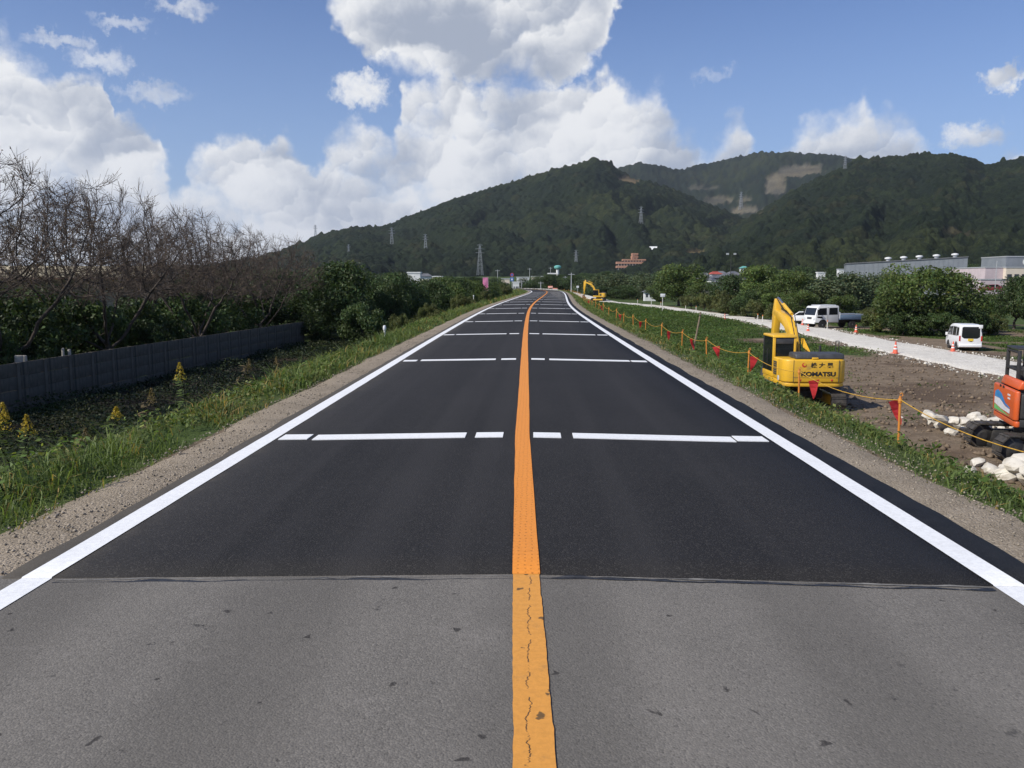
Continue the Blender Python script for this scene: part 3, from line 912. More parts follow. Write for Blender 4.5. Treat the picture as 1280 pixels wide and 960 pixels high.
M_DRYG = leaf_mat('dry_grass_stalks', (.20, .155, .075), (.15, .11, .05), .3)
M_GOLD = leaf_mat('goldenrod_flowers', (.42, .30, .035), (.34, .26, .03), .3, tint=False)

def quads_from(pts, nrm, size, asp, r_, bend=0.0):
    """leaf-shaped quads: centres, normals, sizes"""
    n = len(pts)
    rv = r_.normal(size=(n, 3))
    nrm = nrm / (np.linalg.norm(nrm, axis=1, keepdims=True) + 1e-9)
    t = np.cross(nrm, rv); t /= (np.linalg.norm(t, axis=1, keepdims=True) + 1e-9)
    b = np.cross(nrm, t)
    L = size[:, None] * .5; W = L * asp
    V = np.stack([pts - t * L, pts + b * W - t * L * .1, pts + t * L, pts - b * W - t * L * .1], 1)
    return V.reshape(-1, 3), np.arange(n * 4).reshape(n, 4)

def crown_arrays(seed, nl, lobes, leaf, spread, hgt, low, flat=1.0, up=0.25, drop=0.0):
    r_ = np.random.default_rng(seed)
    cs = []; rs = []
    tries = 0
    while len(cs) < lobes and tries < 9000:
        tries += 1
        p = r_.uniform(-1, 1, 3)
        if np.linalg.norm(p) > 1: continue
        z = low + (p[2] * .5 + .5) * (hgt - low)
        f = 1.0 - .45 * abs(p[2]) ** 2
        c = np.array([p[0] * spread * f, p[1] * spread * f, z])
        rad = r_.uniform(.12, .24) * (hgt - low)
        c[2] = min(c[2], hgt - rad * .75)
        cs.append(c); rs.append(rad)
    cs = np.array(cs); rs = np.array(rs)
    w = rs ** 2 / (rs ** 2).sum()
    li = r_.choice(len(cs), nl, p=w)
    d = r_.normal(size=(nl, 3)); d /= np.linalg.norm(d, axis=1, keepdims=True)
    rad = rs[li] * np.where(r_.random(nl) < .75, r_.uniform(.78, 1.08, nl), r_.uniform(.3, .8, nl))
    pts = cs[li] + d * rad[:, None] * np.array([1.12, 1.12, .82 * flat])
    pts[:, 2] -= drop * r_.random(nl) * .12
    keep = pts[:, 2] > .01
    pts = pts[keep]; d = d[keep]; li = li[keep]
    n = len(pts)
    nrm = d * .9 + r_.normal(size=(n, 3)) * .75 + np.array([0, 0, up])
    size = leaf * r_.uniform(.6, 1.45, n)
    V, Q = quads_from(pts, nrm, size, .55, r_)
    lob = r_.uniform(.60, 1.35, len(cs))[li] * r_.uniform(.7, 1.35, n)
    hue = r_.normal(0, .07, n)
    col = np.stack([lob * (1 + hue * 1.6), lob, lob * (1 - hue)], -1)
    return V, Q, np.repeat(np.clip(col, .2, 2.2), 4, 0), cs, rs

def limb_mesh(name, cs, trunk_top, r0, mat, seed):
    mb = MB(); rr = random.Random(seed)
    prev = Vector((0, 0, -.05)); n = 5
    base = []
    for i in range(1, n + 1):
        p = Vector((rr.uniform(-.02, .02) * i, rr.uniform(-.02, .02) * i, trunk_top * i / n))
        ra = r0 * (1 - .5 * (i - 1) / n); rb = r0 * (1 - .5 * i / n)
        mb.tube(prev, p, ra * (1.35 if i == 1 else 1), rb, 8); prev = p; base.append(p)
    for c in cs:
        c = Vector(c)
        s = base[rr.randrange(2, n)]
        mid = s.lerp(c, .5) + Vector((rr.uniform(-.05, .05), rr.uniform(-.05, .05), rr.uniform(-.02, .06)))
        mb.tube(s, mid, r0 * .42, r0 * .26, 5); mb.tube(mid, c, r0 * .26, r0 * .09, 5)
    o = mb.build(name, mat)
    me = o.data; bpy.data.objects.remove(o)
    return me

KINDS = {}
def tree_kind(key, mat, seeds, nl, lobes, leaf, spread, hgt=1.0, low=.16, trunk=.35, r0=.03, **kw):
    out = []
    for s in seeds:
        V, Q, C, cs, rs = crown_arrays(s, nl, lobes, leaf, spread, hgt, low, **kw)
        o = mesh_np('crown', V, quads=Q, mat=mat, cols=C); me = o.data; bpy.data.objects.remove(o)
        tm = limb_mesh('trunk', cs[: min(len(cs), 14)], trunk, r0, M_BARK, s)
        out.append((me, tm))
    KINDS[key] = out
tree_kind('broad', M_LEAF, (1, 2, 3), 11000, 42, .042, .52, low=.14)
tree_kind('dark', M_LEAFD, (4, 5), 11000, 38, .040, .46, low=.10)
tree_kind('bush', M_LEAFD, (6, 7), 8000, 30, .060, .75, low=.04, trunk=.3)
tree_kind('scrub', M_OLIVE, (8, 9), 6500, 26, .070, .85, low=.02, trunk=.25)
tree_kind('willow', M_WILLOW, (10, 11), 9000, 40, .055, .50, low=.05, flat=1.5, drop=1.0)
def plant_tree(key, i, x, y, H, W, label, cat='tree', name=None, group=None, z=None, rz=None):
    me, tm = KINDS[key][i % len(KINDS[key])]
    zz = gz(x, y) if z is None else z
    rz = (i * 2.399 + x * .7) % (2 * PI) if rz is None else rz
    sp_ = {'broad': .60, 'dark': .55, 'bush': .84, 'scrub': .95, 'willow': .58}[key]
    t = thing(name or ('tree' if cat == 'tree' else 'shrub'), label, cat, (x, y, zz), rz, group, (W / 2 / sp_, W / 2 / sp_, H))
    link(bpy.data.objects.new('trunk', tm), t)
    link(bpy.data.objects.new('crown', me), t)
    return t
def plant_px(key, i, px, Y, top, wpx, label, cat='tree', name=None, group=None, gzv=None):
    """stands on the ground at depth Y under pixel column px; height from the pixel row of its top"""
    p = at_depth(px, top, Y)
    z = gz(p.x, Y) if gzv is None else gzv
    return plant_tree(key, i, p.x, Y, max(p.z - z, .5), wpx / FPX * Y, label, cat, name, group, z)

# ---- bare cherry trees
def bare_tree_mesh(seed):
    """crown filled by branches growing towards free space, then fine twigs on every thin branch"""
    r_ = np.random.default_rng(seed); rr = random.Random(seed)
    A = []
    while len(A) < 2000:
        p = r_.uniform(-1, 1, 3); q = np.linalg.norm(p)
        if q > 1 or r_.random() > .25 + .75 * q: continue
        a = np.array([p[0] * 5.1, p[1] * 5.1, 5.2 + p[2] * 3.5])
        if a[2] < 3.5 + .14 * np.hypot(a[0], a[1]): continue
        A.append(a * np.array([1, 1, 1]) + np.array([0, 0, .35 * math.sin(a[0] * 1.3 + seed) + .35 * math.cos(a[1] * 1.1)]))
    A = np.array(A)
    nodes = [np.array([0., 0., -.15])]; par = [-1]
    d0 = np.array([rr.uniform(-.12, .12), rr.uniform(-.12, .12), 1.0])
    for i in range(5): nodes.append(nodes[-1] + d0 * .33 + r_.normal(0, .02, 3)); par.append(len(nodes) - 2)
    for j in range(rr.randint(4, 5)):                                  # main limbs leave the short trunk
        a = 2 * PI * j / 4.5 + rr.uniform(-.4, .4); e = rr.uniform(.55, 1.0); k_ = rr.choice((3, 4, 5)); dd = np.array([math.cos(a) * math.cos(e), math.sin(a) * math.cos(e), math.sin(e)])
        prev = k_
        for i in range(4):
            nodes.append(nodes[prev] + dd * .34 + r_.normal(0, .035, 3)); par.append(prev); prev = len(nodes) - 1
    step, kill = .30, .46
    N = np.array(nodes)
    for it in range(70):
        if len(A) < 12: break
        d = np.linalg.norm(A[:, None, :] - N[None, :, :], axis=2)
        ni = d.argmin(1); nd = d[np.arange(len(A)), ni]
        ok = nd < 4.0
        new = []; newp = []
        for n in np.unique(ni[ok]):
            v = (A[ok & (ni == n)] - N[n]); v /= np.linalg.norm(v, axis=1, keepdims=True)
            m = v.mean(0) + r_.normal(0, .09, 3) + np.array([0, 0, .03])
            l = np.linalg.norm(m)
            if l < .15: continue
            new.append(N[n] + m / l * step); newp.append(n)
        if not new: break
        N = np.concatenate([N, np.array(new)]); par += [int(q) for q in newp]
        dk = np.linalg.norm(A[:, None, :] - np.array(new)[None], axis=2).min(1)
        A = A[dk > kill]
        if len(N) > 6000: break
    n = len(N); rad2 = np.zeros(n); kids = [0] * n
    for i in range(1, n): kids[par[i]] += 1
    for i in range(n - 1, 0, -1):
        if rad2[i] == 0: rad2[i] = .0105 ** 2.3
        rad2[par[i]] += rad2[i]
    rad = rad2 ** (1 / 2.3)
    tv, tf, wv, wf, tips = [], [], [], [], []
    def seg(V, F, p, q, ra, rb, m):
        p = Vector(p); q = Vector(q); d = q - p
        if d.length < 1e-5: return
        qt = d.to_track_quat('Z', 'Y'); b = len(V)
        for (c, r) in ((p, ra), (q, rb)):
            for i in range(m):
                a = 2 * PI * i / m; V.append(c + qt @ Vector((math.cos(a) * r, math.sin(a) * r, 0)))
        for i in range(m): F.append((b + i, b + (i + 1) % m, b + m + (i + 1) % m, b + m + i))
    for i in range(1, n):
        thick = rad[i] > .024
        seg(tv if thick else wv, tf if thick else wf, N[par[i]], N[i], min(rad[par[i]], rad[i] * 1.25), rad[i], 7 if rad[i] > .06 else (5 if thick else 3))
    for i in range(1, n):
        if rad[i] < .030:
            base = N[i] - N[par[i]]; base /= np.linalg.norm(base) + 1e-9
            for _ in range(5 if kids[i] == 0 else 3):
                d = base * rr.uniform(.8, 1.5) + r_.normal(0, .42, 3) + np.array([0, 0, .16]); d /= np.linalg.norm(d)
                l = rr.uniform(.30, .75); m = N[i] + d * l * .5 + r_.normal(0, .012, 3); e = N[i] + d * l + r_.normal(0, .02, 3) + np.array([0, 0, .05])
                seg(wv, wf, N[i], m, .0085, .0072, 3); seg(wv, wf, m, e, .0072, .0052, 3); tips.append(e)
                if rr.random() < .5:
                    e2 = m + (d + r_.normal(0, .6, 3)) * l * .45; seg(wv, wf, m, e2, .0068, .0050, 3)
    def fin(nm, V, F, m):
        o = mesh_np(nm, np.array([tuple(v) for v in V]), quads=np.array(F), mat=m, smooth=True); me = o.data; bpy.data.objects.remove(o); return me
    a = fin('trunk', tv, tf, M_BARK); b = fin('crown', wv, wf, M_TWIG)
    tp = np.array(tips); tp = tp[r_.random(len(tp)) < .30]
    tp = tp + r_.normal(0, .05, tp.shape)
    V, Q = quads_from(tp, r_.normal(size=tp.shape), r_.uniform(.05, .11, len(tp)), .6, r_)
    o = mesh_np('leaves', V, quads=Q, mat=M_DRYLEAF); c = o.data; bpy.data.objects.remove(o)
    return a, b, c
BARE = [bare_tree_mesh(s) for s in (3, 8)]
WALL_A, WALL_B = Vector((-18.1, 8.0)), Vector((-16.4, 59.0))
def wall_x(Y): return WALL_A.x + (WALL_B.x - WALL_A.x) * (Y - WALL_A.y) / (WALL_B.y - WALL_A.y)
bare_spots = [(-20.6, 21.5, 0, 1.02, 1.0, 'bare cherry tree at the open near end of the concrete panel wall'),
              (-20.4, 30.8, 1, 1.02, 4.2, 'tallest bare cherry tree with a few brown leaves behind the concrete panel wall'),
              (-20.0, 38.5, 0, .98, 2.6, 'bare cherry tree in front of the right end of the cream building'),
              (-19.6, 48.0, 1, .92, 5.2, 'bare twiggy cherry tree beyond the cream building, behind the panel wall'),
              (-19.3, 58.5, 0, .88, .6, 'bare cherry tree at the far end of the panel wall beside dark evergreens'),
              (-25.0, 55.0, 0, .92, 4.6, 'bare cherry tree set back behind the far half of the panel wall')]
for (x, y, v, s, rz, lab) in bare_spots:
    t = thing('cherry_tree', lab, 'tree', (x, y, gz(x, y)), rz, 'bare cherry trees behind the wall', s)
    for nm, me in zip(('trunk', 'crown', 'leaves'), BARE[v]):
        if nm == 'leaves' and y > 45: continue
        ob = link(bpy.data.objects.new(nm, me), t)
        if nm == 'leaves': ob['kind'] = 'stuff'

# ---- evergreens and shrubs on the left
G1 = 'dark evergreen shrubs behind the wall'
for i, (x, y, H, W) in enumerate([(-22.0, 19, 3.9, 5.0), (-21.6, 24, 3.6, 5.2), (-21.8, 29, 3.9, 5.4), (-21.5, 34, 3.7, 5.2), (-22, 39, 3.9, 5.4), (-21.2, 44, 3.5, 5.0), (-21.4, 50, 3.7, 5.2), (-20.8, 56, 3.3, 5.0), (-27, 36, 4.2, 6.0), (-28, 46, 4.2, 6.5), (-20.0, 31.5, 2.6, 3.0), (-19.8, 41.5, 2.5, 3.2)]):
    plant_tree('bush', i, x, y, H, W, 'dark evergreen shrub in the shade between wall and cherry trees', 'shrub', 'evergreen_shrub', G1)
plant_px('dark', 0, 428, 62, 328, 96, 'tall round dark evergreen tree just past the end of the panel wall', name='evergreen_tree')
plant_px('dark', 1, 400, 70, 334, 80, 'dark evergreen tree half behind the last bare cherry tree', name='evergreen_tree')
for i, (x, y, H, W) in enumerate([(-21.5, 63, 4.2, 5.5), (-25, 66, 4.6, 6.5), (-18.6, 66, 3.6, 5), (-30, 64, 4.5, 7), (-22, 71, 5.2, 6.5), (-28, 76, 5.6, 7), (-16.5, 72, 4.2, 5)]):
    plant_tree('bush' if i % 2 else 'dark', i, x, y, H, W, 'dense dark evergreen closing the view past the far end of the panel wall', 'shrub', 'evergreen_shrub', 'evergreens past the end of the wall')
plant_px('bush', 1, 395, 60, 392, 60, 'low dark shrub at the far end of the panel wall', 'shrub', 'evergreen_shrub')
plant_px('bush', 0, 452, 55, 378, 70, 'dark shrub in shade at the foot of the round evergreen', 'shrub', 'evergreen_shrub')
plant_px('dark', 1, 498, 68, 340, 62, 'evergreen tree on the embankment side nearest the white marker post', name='evergreen_tree')
GB = 'shrubs lining the left embankment'
for i, (px, Y, top, w, key) in enumerate([(488, 64, 352, 50, 'dark'), (515, 74, 352, 56, 'dark'), (540, 82, 352, 62, 'dark'), (560, 92, 350, 60, 'broad'), (572, 105, 349, 50, 'dark'), (590, 118, 350, 46, 'broad'),
                                          (535, 96, 349, 60, 'dark'), (480, 84, 346, 60, 'dark'), (612, 150, 352, 34, 'broad'), (598, 135, 350, 44, 'dark'), (550, 120, 347, 60, 'broad'), (455, 92, 340, 70, 'dark')]):
    plant_px(key, i, px, Y, top, w, 'leafy green shrub in the row below the left road verge', 'shrub', 'roadside_shrub', GB)
for i, (px, Y, top, w) in enumerate([(500, 60, 392, 40), (530, 72, 384, 36), (556, 86, 378, 30), (628, 165, 354, 22), (634, 185, 355, 16)]):
    plant_px('scrub', i, px, Y, top, w, 'low yellowish scrub at the top of the left embankment', 'shrub', 'scrub_bush', 'yellowish scrub on the left embankment')
GL = 'far trees beyond the left embankment'
for i, (px, Y, top, w) in enumerate([(400, 190, 338, 60), (445, 210, 338, 70), (490, 230, 341, 60), (560, 260, 345, 60), (590, 280, 346, 50), (350, 170, 335, 80), (300, 150, 335, 90), (240, 140, 334, 90), (180, 130, 334, 90), (110, 120, 334, 90), (40, 120, 332, 100), (620, 300, 347, 36), (655, 330, 347, 30), (672, 310, 345, 34), (688, 290, 343, 30)]):
    plant_px('dark', i, px, Y, top, w, 'far dark tree in the belt between fields and hill', group=GL)

# ---- trees and thickets on the right
plant_px('broad', 0, 1150, 77, 328, 112, 'biggest round green tree behind the white van, with some reddish leaves')
plant_px('broad', 1, 1196, 80, 342, 90, 'right shoulder of the round thicket behind the white van')
plant_px('broad', 2, 1118, 84, 345, 60, 'green tree at the left of the round thicket near the truck')
for i, (px, Y, top, w, key) in enumerate([(1102, 80, 384, 50, 'scrub'), (1130, 76, 388, 60, 'bush'), (1175, 74, 390, 60, 'bush'), (1215, 76, 386, 60, 'bush'), (1235, 77, 392, 50, 'scrub'), (1086, 92, 384, 30, 'scrub')]):
    plant_px(key, i, px, Y, top, w, ['olive scrub right of the truck at the foot of the round thicket', 'dark bush below the biggest round tree', 'dark bush between the biggest round tree and the van', 'dark bush directly behind the van roof',
             'yellowish scrub right behind the van mirror', 'olive scrub beside the tail of the truck bed'][i], 'shrub', 'thicket_bush', 'thicket bushes behind the van')
plant_px('broad', 1, 1238, 92, 368, 56, 'yellowing tree beside the big thicket above the van roof')
plant_px('dark', 0, 1272, 86, 346, 62, 'dark tree in front of the pale office building')
plant_px('dark', 1, 1300, 80, 340, 60, 'dark tree beyond the orange excavator')
for i, (px, Y, top, w) in enumerate([(1020, 150, 344, 70), (1052, 145, 342, 70), (1088, 150, 343, 66), (1112, 155, 342, 50)]):
    plant_px('willow', i, px, Y, top, w, ['grey green feathery willow above the cab of the parked truck', 'grey green feathery willow right of the small white building', 'grey green feathery willow in front of the left end of the factory', 'grey green feathery willow touching the big round tree'][i], name='willow_tree', group='willows behind the truck')
GR = 'leafy trees along the far side of the gravel road'
for i, (px, Y, top, w, key) in enumerate([(985, 112, 336, 66, 'broad'), (950, 122, 332, 70, 'broad'), (915, 132, 344, 56, 'dark'), (1000, 100, 362, 50, 'broad'), (968, 108, 366, 50, 'broad'), (935, 116, 362, 44, 'dark'), (1052, 104, 368, 44, 'broad')]):
    plant_px(key, i, px, Y, top, w, ['leafy tree right behind the boom of the yellow excavator', 'tallest leafy tree beyond the gravel road, right of the village roofs', 'dark leafy tree at the foot of the floodlight mast', 'low leafy tree touching the left side of the flatbed truck cab',
             'low leafy tree between the truck and the tallest roadside tree', 'small dark tree in front of the village roofs', 'leafy tree above the bed of the flatbed truck'][i], group=GR)
plant_px('broad', 2, 850, 168, 330, 74, 'round dark green tree standing left of the tiled village roofs')
plant_px('broad', 0, 878, 160, 352, 44, 'lower green tree at the foot of the round tree by the village')
GS = 'olive bushes along the gravel road'
for i, (px, Y, top, w) in enumerate([(900, 128, 362, 40), (880, 138, 366, 34), (915, 118, 370, 40), (945, 108, 374, 44), (975, 101, 378, 40), (865, 150, 367, 34)]):
    plant_px('scrub', i, px, Y, top, w, 'pale olive bush at the edge of the gravel road', 'shrub', 'olive_bush', GS)
GD = 'grey green trees behind the far excavator'
for i, (px, Y, top, w, key) in enumerate([(742, 262, 343, 50, 'willow'), (770, 250, 342, 54, 'willow'), (795, 245, 341, 50, 'willow'), (812, 225, 346, 40, 'willow'), (720, 290, 344, 40, 'dark'), (704, 300, 347, 26, 'dark'), (825, 205, 352, 36, 'broad'), (780, 232, 356, 40, 'dark'), (752, 236, 358, 36, 'dark')]):
    plant_px(key, i, px, Y, top, w, ['grey green tree rising behind the cab of the far excavator', 'grey green tree just right of the far excavator', 'grey green tree below the terracotta hotel', 'grey green tree above the small white house by the gravel road', 'dark tree right of the white lamp pole at the bend', 'small dark tree between the two poles at the bend', 'leafy tree beside the small white signboard', 'low dark tree behind the gravel road below the hotel', 'low dark tree behind the tracks of the far excavator'][i], group=GD)
for i, (x, y, H, W, key) in enumerate([(52, 40, 6.5, 8, 'broad'), (60, 52, 7, 8, 'dark'), (48, 62, 5.5, 7, 'broad'), (70, 45, 7.5, 9, 'willow'), (66, 75, 7, 8, 'broad'), (85, 60, 8, 10, 'dark'), (58, 30, 6, 8, 'broad'), (95, 85, 8, 10, 'broad')]):
    plant_tree(key, i, x, y, H, W, 'tree in the belt right of the meadow beyond the orange excavator', group='trees right of the meadow')
GF = 'far trees at the foot of the hills'
for i, (px, Y, top, w) in enumerate([(700, 420, 343, 30), (730, 430, 341, 36), (760, 440, 339, 40), (830, 400, 338, 40), (860, 380, 338, 40), (935, 330, 334, 40), (960, 320, 334, 40), (1000, 330, 332, 46), (1040, 340, 334, 40), (1215, 330, 330, 40), (1240, 320, 332, 40), (1290, 300, 330, 60), (1330, 200, 330, 70), (1370, 160, 326, 90), (1060, 350, 336, 40)]):
    plant_px('dark', i, px, Y, top, w, 'far dark tree at the foot of the wooded hill', group=GF)

# ---- grass and weeds (nobody could count them)
def blades(U, Y, h, w, r_, lean=.55):
    n = len(U)
    X = U + cl(Y); Z = ground_z(X, Y)
    a = r_.uniform(0, 2 * PI, n)
    b = r_.uniform(0, 2 * PI, n)
    t = np.stack([np.cos(a), np.sin(a), np.zeros(n)], -1) * (w / 2)[:, None]
    l = np.stack([np.cos(b), np.sin(b), np.zeros(n)], -1) * (h * r_.uniform(.1, 2 * lean, n))[:, None]
    p = np.stack([X, Y, Z - .03], -1)
    up = np.array([0, 0, 1.0])
    m = p + l * .35 + up * (h * .6)[:, None]
    tip = p + l * 1.5 + up * (h * r_.uniform(.45, 1.05, n))[:, None]
    V = np.stack([p - t, p + t, m + t * .8, m - t * .8, tip], 1).reshape(-1, 3)
    i = np.arange(n) * 5
    return V, np.stack([i, i + 1, i + 2, i + 3], -1), np.stack([i + 3, i + 2, i + 4], -1)
def grass_field(name, spec, mat, seed, label):
    r_ = np.random.default_rng(seed)
    VV, QQ, TT, CC = [], [], [], []; off = 0
    for (u0, u1, y0, y1, dens, h0, h1, w) in spec:
        n = int((u1 - u0) * (y1 - y0) * dens)
        U = r_.uniform(u0, u1, n); Y = r_.uniform(y0, y1, n)
        cl_ = fbm(U * 1.6, Y * 1.1, 3, seed)
        keep = r_.random(n) < np.clip((cl_ - .30) * 4.2, .08, 1)
        # thin out towards the gravel
        keep &= r_.random(n) < sstep(3.66, 3.95, np.abs(U) + (fbm(Y * .9, U * 0, 3, seed + 5) - .5) * .5)
        U, Y, cl_ = U[keep], Y[keep], cl_[keep]; n = len(U)
        h = r_.uniform(h0, h1, n) * (.45 + 1.1 * cl_) * (.55 + .45 * sstep(3.8, 4.5, np.abs(U)))
        V, Q, T = blades(U, Y, h, np.full(n, w) * r_.uniform(.6, 1.3, n), r_)
        b = r_.uniform(.65, 1.3, n) * (.8 + .4 * cl_)
        dry = (r_.random(n) < .07 + .14 * (fbm(U * .5, Y * .3, 3, seed + 9) > .58))
        c = np.stack([b * np.where(dry, 2.4, 1), b * np.where(dry, 1.25, 1), b * np.where(dry, 1.3, 1)], -1)
        VV.append(V); QQ.append(Q + off); TT.append(T + off); CC.append(np.repeat(c, 5, 0)); off += len(V)
    o = mesh_np(name, np.concatenate(VV), np.concatenate(TT), np.concatenate(QQ), mat, np.concatenate(CC))
    return tag(o, label, 'grass', kind='stuff')
near = lambda s, a, b: (min(s * a, s * b), max(s * a, s * b))
for s, sd, lab in ((-1, 41, 'tall green grass along the left road verge'), (1, 42, 'green grass along the right road verge')):
    w0 = 6.6 if s < 0 else 6.8
    q = 1.0 if s < 0 else .62
    spec = [(*near(s, 3.75, 4.6), 2, 30, 420, .06 * q, .16 * q, .012), (*near(s, 3.75, w0), 2, 14, 380, .14 * q, .40 * q, .013), (*near(s, 3.75, w0), 14, 32, 190, .16 * q, .42 * q, .022), (*near(s, 3.75, w0 + .5), 32, 70, 80, .18 * q, .45 * q, .040), (*near(s, 3.75, w0), 70, 160, 26, .2 * q, .5 * q, .08), (*near(s, 3.75, w0), 160, 260, 8, .25 * q, .5 * q, .15)]
    grass_field('verge_grass', spec, M_GRASS, sd, lab)

def weed_field(name, n, xr, yr, seed, label, size, mat, maskf, hmax=.4):
    r_ = np.random.default_rng(seed)
    X = r_.uniform(*xr, n); Y = yr[0] + (yr[1] - yr[0]) * r_.random(n) ** 1.25
    k_ = maskf(X, Y, r_)
    X, Y = X[k_], Y[k_]; n = len(X)
    clump = fbm(X * .45, Y * .45, 4, seed)
    h = np.clip((clump - .25) * 2.0, .06, 1) * hmax * r_.uniform(.15, 1.0, n)
    sz = size * r_.uniform(.6, 1.5, n) * (1 + Y / 140.)
    p = np.stack([X, Y, ground_z(X, Y) + h], -1)
    nr = r_.normal(size=(n, 3)) * .7 + np.array([0, 0, 1.0])
    V, Q = quads_from(p, nr, sz, .6, r_)
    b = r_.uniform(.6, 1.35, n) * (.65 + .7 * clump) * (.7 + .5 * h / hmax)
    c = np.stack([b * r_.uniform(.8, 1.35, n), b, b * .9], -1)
    return tag(mesh_np(name, V, quads=Q, mat=mat, cols=np.repeat(c, 4, 0)), label, 'weeds', kind='stuff')
def m_slope(X, Y, r_):
    u = X - cl(Y); return (u > 4.2) & (u < 9.6) & (r_.random(len(X)) < .9)
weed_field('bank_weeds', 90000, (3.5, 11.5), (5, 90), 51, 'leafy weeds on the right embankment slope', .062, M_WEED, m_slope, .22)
def m_field(X, Y, r_):
    u = X - cl(Y)
    return (u > 7.5) & (np.abs(X - haul_x(Y)) > haul_w(Y) + .5) & (X < haul_x(Y)) & (r_.random(len(X)) < green_mask(X, Y) ** 2)
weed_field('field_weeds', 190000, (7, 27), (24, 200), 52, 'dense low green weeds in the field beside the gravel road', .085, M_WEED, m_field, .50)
def m_right(X, Y, r_):
    return (X > haul_x(Y) + haul_w(Y) + .8) & (r_.random(len(X)) < green_mask(X, Y) ** 2)
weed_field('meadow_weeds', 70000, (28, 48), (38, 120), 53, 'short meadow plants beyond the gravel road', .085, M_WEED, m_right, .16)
def m_left(X, Y, r_):
    u = X - cl(Y); return (u < -4.4) & (X > wall_x(Y) + .8) & (r_.random(len(X)) < np.where(u > -7, 1.0, green_mask(X, Y) ** 2))
weed_field('slope_weeds', 90000, (-17, -4), (5, 80), 54, 'low weeds on the shaded slope before the concrete wall', .065, M_WEED, m_left, .30)

def m_vl(X, Y, r_):
    u = X - cl(Y); return (u < -3.95) & (u > -6.4) & (fbm(X * .9, Y * .6, 3, 71) > .47)
weed_field('verge_weeds', 34000, (-7, -3.5), (4, 60), 55, 'broad leaved weeds mixed into the left verge grass', .052, M_GRASS, m_vl, .42)
def m_vr(X, Y, r_):
    u = X - cl(Y); return (u > 3.9) & (u < 6.0) & (fbm(X * .9, Y * .6, 3, 72) > .46)
weed_field('verge_weeds', 30000, (3.5, 6.5), (4, 60), 56, 'broad leaved weeds mixed into the right verge grass', .05, M_GRASS, m_vr, .26)
def clods(name, n, xr, yr, seed, keepf, s0, s1, mat, label):
    r_ = np.random.default_rng(seed)
    X = r_.uniform(*xr, n); Y = yr[0] + (yr[1] - yr[0]) * r_.random(n) ** 1.5
    kk = keepf(X, Y, r_); X, Y = X[kk], Y[kk]; n = len(X)
    base = np.array([[1, 0, 0], [0, 1, 0], [-1, 0, 0], [0, -1, 0], [0, 0, .8], [0, 0, -.6]])
    tri = np.array([[0, 1, 4], [1, 2, 4], [2, 3, 4], [3, 0, 4], [1, 0, 5], [2, 1, 5], [3, 2, 5], [0, 3, 5]])
    s = s0 + (s1 - s0) * r_.random(n) ** 3
    V = base[None] * (s[:, None, None] * r_.uniform(.55, 1.2, (n, 6, 3)))
    a = r_.uniform(0, 6.28, n); c, sn = np.cos(a), np.sin(a)
    V = np.stack([V[..., 0] * c[:, None] - V[..., 1] * sn[:, None], V[..., 0] * sn[:, None] + V[..., 1] * c[:, None], V[..., 2]], -1)
    u = X - cl(Y)
    Z = np.where(np.abs(u) < 3.95, -.018 * np.abs(u) - .012, ground_z(X, Y))
    V = V + np.stack([X, Y, Z + s * .2], -1)[:, None]
    T = (tri[None] + (np.arange(n) * 6)[:, None, None]).reshape(-1, 3)
    t_ = np.repeat(r_.uniform(.6, 1.4, n), 6)
    return tag(mesh_np(name, V.reshape(-1, 3), T, None, mat, np.stack([t_] * 3, -1)), label, 'stones', kind='stuff')
def stone_mat(name, c):
    m, k = new_mat(name); a = k.n('ShaderNodeAttribute', attribute_name='tint')
    return finish(m, k, princ(k, k.mix(1.0, k.mix(k.noise(obj_co(k), 6.0, 3.0), c4(c), c4(tuple(x * .7 for x in c))), a.outputs['Color'], 'MULTIPLY'), .95, spec=.15))
M_CLOD = stone_mat('soil_clods', (.19, .145, .105)); M_PEB = stone_mat('shoulder_pebbles', (.30, .26, .21)); M_CHIP = stone_mat('white_stone_chips', (.58, .55, .49))
clods('soil_clods', 9000, (8, 26), (15, 60), 61, lambda X, Y, r_: (green_mask(X, Y) < .4) & (np.abs(X - haul_x(Y)) > haul_w(Y)), .02, .13, M_CLOD, 'loose clods scattered over the bare brown soil')
clods('shoulder_pebbles', 9000, (-4.0, -3.1), (2, 32), 62, lambda X, Y, r_: np.abs(X - cl(Y)) > 3.2, .003, .020, M_PEB, 'loose pebbles on the left gravel shoulder')
clods('shoulder_pebbles', 9000, (3.1, 4.1), (2, 32), 63, lambda X, Y, r_: np.abs(X - cl(Y)) > 3.33, .003, .020, M_PEB, 'loose pebbles on the right gravel shoulder')
clods('stone_chips', 7000, (22, 32), (25, 110), 64, lambda X, Y, r_: (np.abs(X - haul_x(Y)) < haul_w(Y) + .9) & (np.abs(X - haul_x(Y)) > haul_w(Y) - 1.0), .03, .14, M_CHIP, 'white stone chips along the edges of the gravel road')

M_DITCH_SHADE = leaf_mat('shade_toned_ditch_leaves', (.020, .034, .012), (.032, .046, .016), .15)  # shade of the ditch put into the leaf colour of added plants
def m_ditch(X, Y, r_):
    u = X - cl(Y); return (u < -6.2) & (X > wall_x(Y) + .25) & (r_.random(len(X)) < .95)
weed_field('ditch_plants', 120000, (-17.6, -6), (8, 66), 57, 'added ditch plants along the concrete wall with tree shade in their leaf colour', .075, M_DITCH_SHADE, m_ditch, .50)

